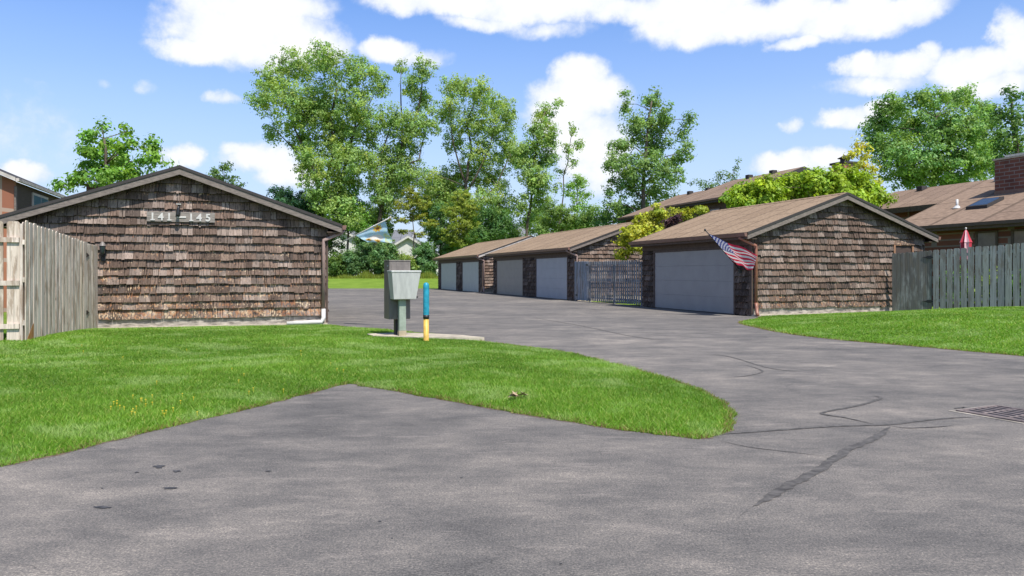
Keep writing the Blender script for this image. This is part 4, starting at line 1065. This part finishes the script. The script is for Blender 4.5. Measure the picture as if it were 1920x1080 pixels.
tree('poplar_tree', 'narrow poplar with a slanting leader right of the airy cottonwood', 'tree', 86,
     [(1022, 210, 20, 18), (1046, 198, 9, 11), (1012, 245, 28, 28), (1030, 262, 20, 20), (998, 285, 28, 26), (1018, 305, 16, 20), (988, 325, 26, 24), (1002, 352, 20, 22), (978, 385, 20, 20), (990, 415, 22, 16), (975, 295, 24, 28), (1030, 298, 16, 20), (1018, 338, 22, 22), (1012, 375, 22, 20)],
     [(984, 525), (990, 420), (1000, 330), (1010, 250), (1022, 210)], GR, .23, .95, .65, 36, .2, group=tall)
tree('poplar_tree', 'thin sparse sapling poplar with bare lower stem against the sky', 'tree', 88,
     [(1076, 240, 10, 14), (1084, 268, 14, 14), (1062, 284, 14, 14), (1072, 306, 12, 12), (1050, 322, 12, 10), (1045, 352, 12, 10)],
     [(1046, 525), (1050, 420), (1058, 330), (1072, 250)], GR, .23, .55, .55, 22, .12, group=tall)
tree('maple_tree', 'small round tree between the thin poplar and the dense poplar', 'tree', 84,
     [(1085, 340, 18, 16), (1072, 360, 14, 14), (1096, 362, 14, 12), (1082, 385, 18, 14)], [(1078, 525), (1080, 430), (1084, 350)], MG, .22, .8, .55, 30, .14)
tree('poplar_tree', 'dense upright poplar with several pointed leaders right of centre', 'tree', 72,
     [(1174, 195, 11, 24), (1222, 188, 18, 22), (1243, 212, 15, 24), (1188, 238, 26, 22), (1222, 238, 36, 30), (1166, 272, 28, 22), (1225, 272, 38, 28), (1155, 308, 30, 24), (1205, 310, 42, 30), (1250, 325, 30, 26), (1292, 225, 8, 20), (1280, 252, 13, 20), (1284, 285, 15, 20), (1262, 300, 18, 18), (1175, 348, 36, 26), (1228, 358, 38, 22), (1146, 385, 18, 26), (1205, 390, 30, 16)],
     [(1205, 525), (1205, 400), (1208, 320), (1215, 240), (1222, 190)], (.18, .285, .085), .23, .95, .68, 40, .26, group=tall)
tree('distant_tree', 'faint thin tree top above the brown townhouse ridge', 'tree', 105, [(1382, 312, 10, 14), (1352, 332, 18, 12), (1312, 345, 18, 10), (1378, 336, 16, 12), (1335, 350, 22, 10)], [(1360, 520), (1365, 400), (1375, 320)], (.12, .19, .06), .26, .55, .7, 22, .15)
tree('maple_tree', 'big rounded maple at the right edge rising over the brick house roof', 'tree', 62,
     [(1672, 198, 30, 22), (1738, 184, 32, 20), (1795, 184, 34, 22), (1845, 205, 24, 20), (1652, 238, 30, 30), (1718, 235, 44, 38), (1785, 240, 52, 44), (1842, 245, 34, 38), (1680, 285, 42, 36), (1742, 300, 48, 38), (1805, 300, 50, 38), (1850, 295, 30, 36), (1642, 268, 20, 20), (1700, 330, 45, 22), (1790, 340, 60, 18)],
     [(1750, 520), (1750, 400), (1750, 300), (1755, 220)], (.19, .315, .085), .21, 1.25, .62, 46, .35)
tree('maple_tree', 'darker tree at the far right corner leaning out of frame', 'tree', 52,
     [(1898, 178, 16, 18), (1880, 215, 18, 24), (1905, 225, 18, 22), (1892, 260, 24, 30), (1918, 290, 24, 30), (1885, 305, 20, 22)], [(1925, 520), (1915, 380), (1900, 240), (1897, 185)], (.12, .22, .06), .21, 1.0, .6, 40, .25)
tree('maple_tree', 'bright maple with separate tufts behind the left garage roof', 'tree', 44,
     [(163, 250, 16, 20), (192, 238, 8, 14), (170, 282, 20, 20), (198, 272, 16, 16), (234, 246, 10, 14), (234, 272, 20, 18), (222, 300, 28, 22), (180, 315, 28, 18), (282, 278, 16, 16), (290, 302, 28, 16), (148, 332, 22, 14), (122, 346, 18, 10), (250, 325, 38, 18), (205, 335, 40, 18)],
     [(215, 520), (212, 400), (205, 330), (195, 260)], (.17, .31, .045), .22, .95, .5, 34, .22)
tree('distant_tree', 'small pale tree showing over the right slope of the left garage', 'tree', 92, [(420, 310, 11, 12), (406, 326, 16, 12), (432, 334, 18, 10), (452, 346, 12, 6), (415, 345, 25, 10)], [(420, 520), (420, 400), (420, 320)], (.12, .20, .055), .26, .7, .6, 26, .15)
tree('spruce_tree', 'dark tree mass behind the left garage eave', 'tree', 86, [(520, 362, 16, 12), (545, 372, 26, 18), (572, 385, 24, 20), (530, 390, 30, 18), (575, 410, 30, 24)], [(548, 525), (548, 440), (545, 370)], (.045, .11, .05), .22, 1.1, .55, 40, .2)
tree('maple_tree', 'bright green bushy tree right beside the left garage eave', 'tree', 86, [(655, 372, 26, 22), (642, 398, 26, 24), (672, 402, 22, 24), (654, 420, 28, 16), (676, 428, 16, 12)], [(650, 525), (652, 440), (655, 380)], (.16, .31, .05), .2, 1.0, .5, 38, .18)
tree('locust_tree', 'young olive yellow tree with tiered branches in front of the white gable', 'tree', 86.5,
     [(772, 362, 16, 16), (762, 385, 22, 14), (790, 382, 20, 14), (750, 412, 18, 7), (778, 406, 22, 9), (805, 420, 16, 8), (758, 434, 14, 5), (792, 440, 12, 5)], [(774, 525), (775, 440), (774, 370)], OL, .17, .9, .4, 34, .09, vflat=.45)
tree('locust_tree', 'olive feathery tree in front of the dark trees, left of the far garage', 'tree', 85,
     [(865, 372, 18, 16), (852, 395, 24, 16), (885, 392, 20, 16), (868, 420, 34, 16), (850, 440, 26, 14), (888, 440, 24, 14), (868, 455, 30, 10)], [(868, 525), (868, 450), (866, 380)], (.22, .27, .04), .17, 1.0, .42, 36, .1, vflat=.5)
tree('maple_tree', 'dark green tree between the olive trees', 'tree', 88, [(828, 400, 22, 24), (820, 430, 26, 24), (842, 462, 26, 22)], [(825, 525), (826, 450), (828, 400)], DG, .2, 1.1, .5, 40, .16)
tree('maple_tree', 'dark leafy tree just above the far garage ridge', 'tree', 80, [(915, 402, 26, 20), (930, 430, 28, 18), (905, 440, 26, 18), (945, 412, 16, 16)], [(920, 525), (920, 450), (918, 405)], (.09, .18, .045), .2, 1.0, .5, 38, .16)
tree('maple_tree', 'mid green bushy tree over the second garage roof', 'tree', 76, [(1040, 395, 24, 18), (1062, 412, 30, 18), (1030, 422, 26, 14), (1095, 415, 26, 16), (1010, 430, 18, 10)], [(1055, 525), (1055, 450), (1050, 400)], (.16, .25, .06), .2, .95, .5, 36, .16)
tree('maple_tree', 'dark bushy tree at the gap right of the second garage roof', 'tree', 74, [(1135, 412, 24, 16), (1165, 398, 24, 16), (1175, 420, 28, 12), (1120, 432, 20, 10)], [(1150, 525), (1150, 450), (1150, 405)], DG, .2, 1.0, .5, 38, .16)
belt = 'bushy trees filling the belt behind the drive'
tree('maple_tree', 'leafy green tree low behind the flower flag', 'tree', 94, [(698, 412, 28, 24), (716, 428, 20, 18), (690, 445, 26, 22), (705, 470, 26, 16)], [(715, 520), (715, 460), (712, 420)], (.19, .31, .07), .22, 1.1, .6, 38, .18, group=belt)
tree('maple_tree', 'sunlit green tree filling the gap below the airy cottonwood', 'tree', 96, [(800, 385, 28, 26), (818, 352, 26, 22), (800, 405, 20, 16), (842, 342, 26, 20), (835, 440, 24, 22), (850, 375, 30, 24)], [(815, 520), (815, 440), (818, 360)], (.21, .33, .085), .22, 1.1, .6, 38, .2, group=belt)
tree('maple_tree', 'spreading green tree low over the far garage roof', 'tree', 95, [(895, 415, 34, 24), (945, 428, 30, 18), (938, 400, 22, 18), (905, 450, 50, 18), (965, 445, 24, 12)], [(915, 520), (915, 450), (915, 410)], (.15, .255, .06), .22, 1.1, .6, 38, .18, group=belt)
tree('maple_tree', 'broad green tree low over the second garage roof ridge', 'tree', 97, [(1020, 412, 34, 18), (1072, 424, 34, 16), (1110, 402, 20, 18), (1004, 400, 18, 16), (1045, 435, 60, 12), (1100, 428, 34, 14)], [(1060, 520), (1060, 450), (1058, 415)], (.18, .29, .07), .22, 1.1, .6, 38, .18, group=belt)
tree('maple_tree', 'dusky green tree between the left garage roof and the largest cottonwood', 'tree', 93, [(590, 430, 34, 24), (615, 455, 30, 26), (560, 440, 30, 22)], [(600, 520), (600, 460), (595, 425)], (.13, .24, .06), .22, 1.1, .6, 38, .18, group=belt)
# shrubs at the far edge of the drive
shr = 'shrubs along the far lawn edge'
for k, (x, y, rx, ry, c, lab) in enumerate([
    (628, 500, 20, 22, (.10, .17, .03), 'yellowish low shrub against the left garage corner'),
    (655, 494, 24, 24, (.10, .19, .065), 'dark rounded shrub under the white flag pole'),
    (690, 470, 24, 42, (.11, .20, .065), 'tall dark shrub under the flower flag'),
    (722, 482, 22, 34, (.11, .20, .06), 'dark shrub just left of the parcel locker top'),
    (757, 497, 22, 20, (.21, .29, .06), 'lighter green shrub straight behind the drop box'),
    (796, 486, 22, 34, (.11, .21, .07), 'dark shrub right of the drop box, before the far garage')]):
    d = 82 + (k % 3) * 1.5
    tree('shrub', lab, 'shrub', d, [(x, y, rx, ry), (x - rx * .5, y + ry * .4, rx * .7, ry * .5), (x + rx * .5, y + ry * .35, rx * .7, ry * .55), (x, y - ry * .5, rx * .6, ry * .45)],
         [(x, 520), (x, y + 8), (x, y - ry * .4)], c, .19, 1.3, .45, 40, .08, group=shr, base=far_z(d))
# lime tree behind the right garage, gold shrubs in the gap
tree('lime_tree', 'broad lime green tree spreading behind the right garage roof', 'tree', 37,
     [(1372, 372, 18, 14), (1400, 360, 26, 18), (1440, 350, 32, 20), (1485, 345, 34, 22), (1530, 342, 34, 24), (1575, 340, 36, 26), (1615, 350, 32, 26), (1648, 368, 20, 18), (1420, 378, 34, 18), (1480, 375, 40, 20), (1545, 372, 40, 22), (1605, 378, 34, 20), (1560, 400, 60, 20)],
     [(1530, 545), (1530, 450), (1530, 380)], (.27, .385, .03), .17, 1.35, .36, 42, .2, 'leaf_y', base=0, depth=.7, droop=.3)
tree('birch_tree', 'slim yellow leaved tree standing beside the capped chimney', 'tree', 40, [(1612, 272, 14, 12), (1598, 288, 16, 12), (1624, 292, 12, 12), (1610, 310, 18, 12), (1632, 325, 14, 14), (1640, 345, 14, 12)], [(1622, 540), (1625, 400), (1615, 285)], (.48, .48, .06), .16, .6, .35, 26, .08, 'leaf_y', base=0)
tree('gold_shrub', 'gold feathery shrub overhanging the open picket fence', 'shrub', 34,
     [(1232, 398, 18, 14), (1215, 418, 24, 16), (1190, 436, 26, 16), (1225, 440, 26, 18), (1170, 455, 18, 12), (1205, 462, 26, 16), (1165, 476, 14, 10), (1232, 468, 22, 14)], [(1222, 560), (1222, 480), (1225, 410)], GO, .13, 1.15, .28, 44, .08, 'leaf_y', base=0, depth=.6, vflat=.6)
tree('gold_shrub', 'low gold shrub tops just over the right garage roof edge', 'shrub', 38,
     [(1272, 398, 16, 9), (1296, 396, 18, 8), (1318, 392, 14, 7), (1258, 408, 14, 9), (1285, 412, 26, 12)], [(1285, 560), (1285, 450), (1285, 400)], (.30, .34, .03), .13, 1.1, .28, 40, .07, 'leaf_y', base=0, depth=.6, vflat=.6)
tree('plum_shrub', 'small dark purple leaved shrub between the gold shrubs', 'shrub', 35.5, [(1268, 412, 12, 9), (1255, 420, 12, 10), (1215, 480, 14, 10)], [(1262, 560), (1262, 480), (1264, 415)], (.10, .05, .065), .13, 1.1, .26, 34, .06, base=0, depth=.5)
for k, (x, w) in enumerate(((1790, 'left of the umbrella'), (1850, 'right of the umbrella'), (1905, 'at the frame edge'))):
    tree('garden_shrub', 'leafy garden shrub behind the picket fence ' + w, 'shrub', 25.4 - k * .7, [(x, 540, 22, 22), (x + 14, 522, 16, 18), (x - 14, 530, 14, 18), (x, 565, 26, 14)], [(x, 585), (x, 560), (x, 530)], [(.10, .20, .03), (.16, .24, .03), (.08, .18, .03)][k], .12, 1.0, .22, 30, .04, base=.3, depth=.4)

# tall grass at the far lawn edge, dandelions
n = 9000; x = rng.uniform(-24, -6, n); y = rng.uniform(79.5, 82.2, n); k = (np.sin(x * 1.1) + np.sin(x * 2.7 + 1)) * .25 + .6
h = k * rng.uniform(.35, .95, n); w = .02
az = rng.uniform(0, 6.28, n); la = rng.uniform(-.3, .3, n); z = np.array([far_z(v) for v in y]) - .05
V = np.empty((n, 3, 3)); V[:, 0] = np.stack([x - np.cos(az) * w, y - np.sin(az) * w, z], 1); V[:, 1] = np.stack([x + np.cos(az) * w, y + np.sin(az) * w, z], 1); V[:, 2] = np.stack([x + la, y + rng.uniform(-.2, .2, n), z + h], 1)
c = np.where(rng.random((n, 1)) < .5, np.array([.30, .33, .05]), np.array([.20, .28, .04])) * rng.uniform(.7, 1.2, (n, 1)); c4 = np.ones((n, 3, 4)); c4[:, :, :3] = c[:, None]
tag(np_mesh('tall_grass', V.reshape(-1, 3), 3, M['blade'], None, c4.reshape(-1, 4)), 'unmown yellow green grass below the far shrubs', 'grass', kind='stuff')
mb = MB()
for k in range(46):
    if k < 26: p = gp(random.gauss(262, 45), random.gauss(778, 13))
    else: p = gp(random.uniform(150, 700), random.uniform(660, 770))
    zz = float(zl(np.array([p.x]), np.array([p.y]))[0])
    if not inside(left_poly, np.array([p.x]), np.array([p.y]))[0]: continue
    mb.lathe([(0, .008), (.010, .004), (.007, 0)], 7, (p.x, p.y, zz + .055)); mb.tube([(p.x, p.y, zz), (p.x, p.y, zz + .055)], .0015, 4)
tag(mb.build('dandelions', simple('dandelion_yellow', (.75, .55, .03), .7)), 'yellow dandelion heads scattered in the lawn', 'flowers', kind='stuff')
dl = gp(970, 756); dz = float(zl(np.array([dl.x]), np.array([dl.y]))[0])
mb = MB()
for k in range(9):
    cx, cy = random.gauss(0, .06), random.gauss(0, .05); t = random.uniform(0, 6.28); s = random.uniform(.04, .07); u = Vector((math.cos(t), math.sin(t), .3)) * s; v = Vector((-math.sin(t), math.cos(t), random.uniform(-.4, .4))) * s * .5
    o = Vector((cx, cy, .05 + random.uniform(0, .02))); mb.add([o - u, o + v, o + u + Vector((0, 0, .02)), o - v], [(0, 1, 2, 3)])
o = mb.build('dry_leaves', simple('dry_leaf', (.42, .30, .19), .8), None, 0, (dl.x, dl.y, dz)); tag(o, 'little heap of dry tan leaves on the island grass', 'leaves')

# ------------------------------------------------------------------ camera, sun, sky
cam = bpy.data.cameras.new('camera'); co = bpy.data.objects.new('camera', cam); COL.objects.link(co); sc.camera = co
co.location = (0, 0, CH); co.rotation_euler = (R(90), 0, 0)
cam.sensor_width = 36; cam.lens = F / 1920 * 36; cam.shift_y = -(540 - HY) / 1920; cam.clip_end = 8000; cam.clip_start = .05
EL = 57.0; hx, hy = -.49, .872
ld = Vector((hx * math.cos(R(EL)), hy * math.cos(R(EL)), -math.sin(R(EL))))
s = bpy.data.lights.new('sun', 'SUN'); s.energy = 5.0; s.angle = R(.53); s.color = (1, .955, .89)
so = bpy.data.objects.new('sun', s); COL.objects.link(so); so.rotation_euler = ld.to_track_quat('-Z', 'Y').to_euler(); so.location = (10, -20, 30)

w = bpy.data.worlds.new('World'); sc.world = w; w.use_nodes = True; nt = w.node_tree
bg = nt.nodes['Background']; bg.inputs['Strength'].default_value = .10
sky = N(nt, 'ShaderNodeTexSky', sky_type='NISHITA'); sky.sun_disc = False; sky.sun_elevation = R(EL); sky.sun_rotation = math.atan2(-hx, -hy)
sky.air_density = 1.0; sky.dust_density = 2.2; sky.ozone_density = 2.0
SKYMUL = (1.06, 1.43, 1.98)
tc = N(nt, 'ShaderNodeTexCoord').outputs['Generated']
sep = N(nt, 'ShaderNodeSeparateXYZ'); L(nt, tc, sep.inputs[0])
az = math_(nt, 'ARCTAN2', sep.outputs[0], sep.outputs[1]); el = math_(nt, 'ARCSINE', sep.outputs[2])
wn = noise(nt, tc, 9, 6, .62); wn2 = noise(nt, tc, 30, 5, .6)
wsep = N(nt, 'ShaderNodeSeparateColor'); L(nt, wn.outputs['Color'], wsep.inputs[0])
azw = math_(nt, 'ADD', az, math_(nt, 'MULTIPLY', math_(nt, 'SUBTRACT', wsep.outputs[0], .5), .09))
elw = math_(nt, 'ADD', el, math_(nt, 'MULTIPLY', math_(nt, 'SUBTRACT', wsep.outputs[1], .5), .05))
clouds = [(460, 62, 150, 55, 1), (420, 20, 100, 40, 1), (560, 85, 90, 32, 1), (365, 98, 75, 24, 1), (490, 5, 120, 30, 1),
          (720, 100, 48, 24, 1), (775, 118, 60, 18, .6), (830, 5, 130, 28, 1), (1000, 8, 190, 30, .95), (900, 42, 90, 16, .7), (1020, 52, 90, 16, .5),
          (1330, 45, 115, 36, 1), (1440, 35, 110, 36, 1), (1290, 12, 110, 28, 1), (1600, 38, 130, 32, 1), (1700, 20, 70, 26, .9), (1490, 82, 45, 14, .8), (1200, 15, 120, 24, .8),
          (1088, 140, 48, 34, 1), (1085, 178, 78, 40, 1), (1060, 215, 70, 40, .9), (1110, 265, 70, 50, .8), (1120, 320, 60, 40, .7),
          (1600, 122, 45, 18, .9), (1690, 118, 90, 22, .85), (1640, 150, 90, 18, .7), (1830, 118, 80, 28, 1), (1895, 85, 36, 55, 1), (1850, 155, 80, 26, .9), (1765, 92, 24, 18, .7),
          (1590, 218, 48, 20, 1), (1640, 205, 40, 20, 1), (1495, 308, 70, 22, 1), (1540, 300, 40, 18, 1), (1492, 232, 18, 14, .5),
          (345, 288, 34, 22, .9), (490, 305, 70, 26, .8), (530, 330, 60, 25, .9), (445, 285, 40, 14, .6), (45, 330, 50, 20, .9), (425, 188, 32, 12, .5), (205, 150, 14, 8, .3), (280, 160, 16, 8, .25), (60, 240, 120, 60, .25)]
dens = None
for x, y, rx, ry, wgt in clouds:
    a0 = math.atan((x - 960) / F); e0 = math.atan((HY - y) / F * math.cos(a0)); k = math.cos(a0)
    ra = rx / F * k * k * 1.45; re = ry / F * k * math.cos(e0) ** 2 * 1.5
    dx = math_(nt, 'MULTIPLY', math_(nt, 'SUBTRACT', azw, a0), 1 / ra); dy = math_(nt, 'MULTIPLY', math_(nt, 'SUBTRACT', elw, e0), 1 / re)
    q = math_(nt, 'ADD', math_(nt, 'MULTIPLY', dx, dx), math_(nt, 'MULTIPLY', dy, dy))
    v = math_(nt, 'MULTIPLY', math_(nt, 'SUBTRACT', 1.0, q, True), wgt)
    dens = v if dens is None else math_(nt, 'MAXIMUM', dens, v)
# clouds elsewhere round the sky (outside the photo's field)
back = ramp(nt, math_(nt, 'ABSOLUTE', az), [(.0, (0, 0, 0)), (.7 / 3.2, (0, 0, 0)), (.9 / 3.2, (1, 1, 1))])
back.color_ramp.elements[1].position = .7; back.color_ramp.elements[2].position = .95
bn = ramp(nt, noise(nt, tc, 3.2, 6, .6).outputs[0], [(.58, (0, 0, 0)), (.70, (1, 1, 1))])
hi = ramp(nt, sep.outputs[2], [(.30, (0, 0, 0)), (.5, (1, 1, 1))])
oth = math_(nt, 'MULTIPLY', math_(nt, 'MULTIPLY', bn.outputs[0], math_(nt, 'MAXIMUM', back.outputs[0], hi.outputs[0])), .8)
dens = math_(nt, 'MAXIMUM', dens, oth)
dd = math_(nt, 'ADD', dens, math_(nt, 'MULTIPLY', math_(nt, 'SUBTRACT', wn2.outputs[0], .5), .75))
dd = math_(nt, 'ADD', dd, math_(nt, 'MULTIPLY', math_(nt, 'SUBTRACT', wn.outputs[0], .5), .5))
cm = N(nt, 'ShaderNodeMapRange', interpolation_type='SMOOTHSTEP'); cm.inputs[1].default_value = .06; cm.inputs[2].default_value = .70; L(nt, dd, cm.inputs[0])
fac = math_(nt, 'MULTIPLY', cm.outputs[0], math_(nt, 'GREATER_THAN', dens, .001))
body = ramp(nt, math_(nt, 'ADD', math_(nt, 'MULTIPLY', dd, .6), math_(nt, 'MULTIPLY', wn2.outputs[0], .5)), [(.28, (6.2, 6.9, 8.3)), (.85, (8.9, 9.0, 9.2))])
skc = mix(nt, 1.0, sky.outputs[0], SKYMUL, 'MULTIPLY')
deep = ramp(nt, sep.outputs[2], [(.0, (1,) * 3), (.36, (1,) * 3), (.62, (.5,) * 3), (1, (.45,) * 3)])
skc = mix(nt, 1.0, skc, deep.outputs[0], 'MULTIPLY')
pale = ramp(nt, sep.outputs[2], [(.0, (.8,) * 3), (.12, (.55,) * 3), (.24, (.22,) * 3), (.36, (0, 0, 0))])
skc = mix(nt, pale.outputs[0], skc, (6.4, 7.3, 8.7))
L(nt, mix(nt, fac, skc, body.outputs[0]), bg.inputs['Color'])
sc.view_settings.view_transform = 'Standard'; sc.view_settings.look = 'None'; sc.view_settings.exposure = .27; sc.view_settings.gamma = 1
sc.render.engine = 'CYCLES'; sc.cycles.use_denoising = True
sc.cycles.max_bounces = 6; sc.cycles.transparent_max_bounces = 4
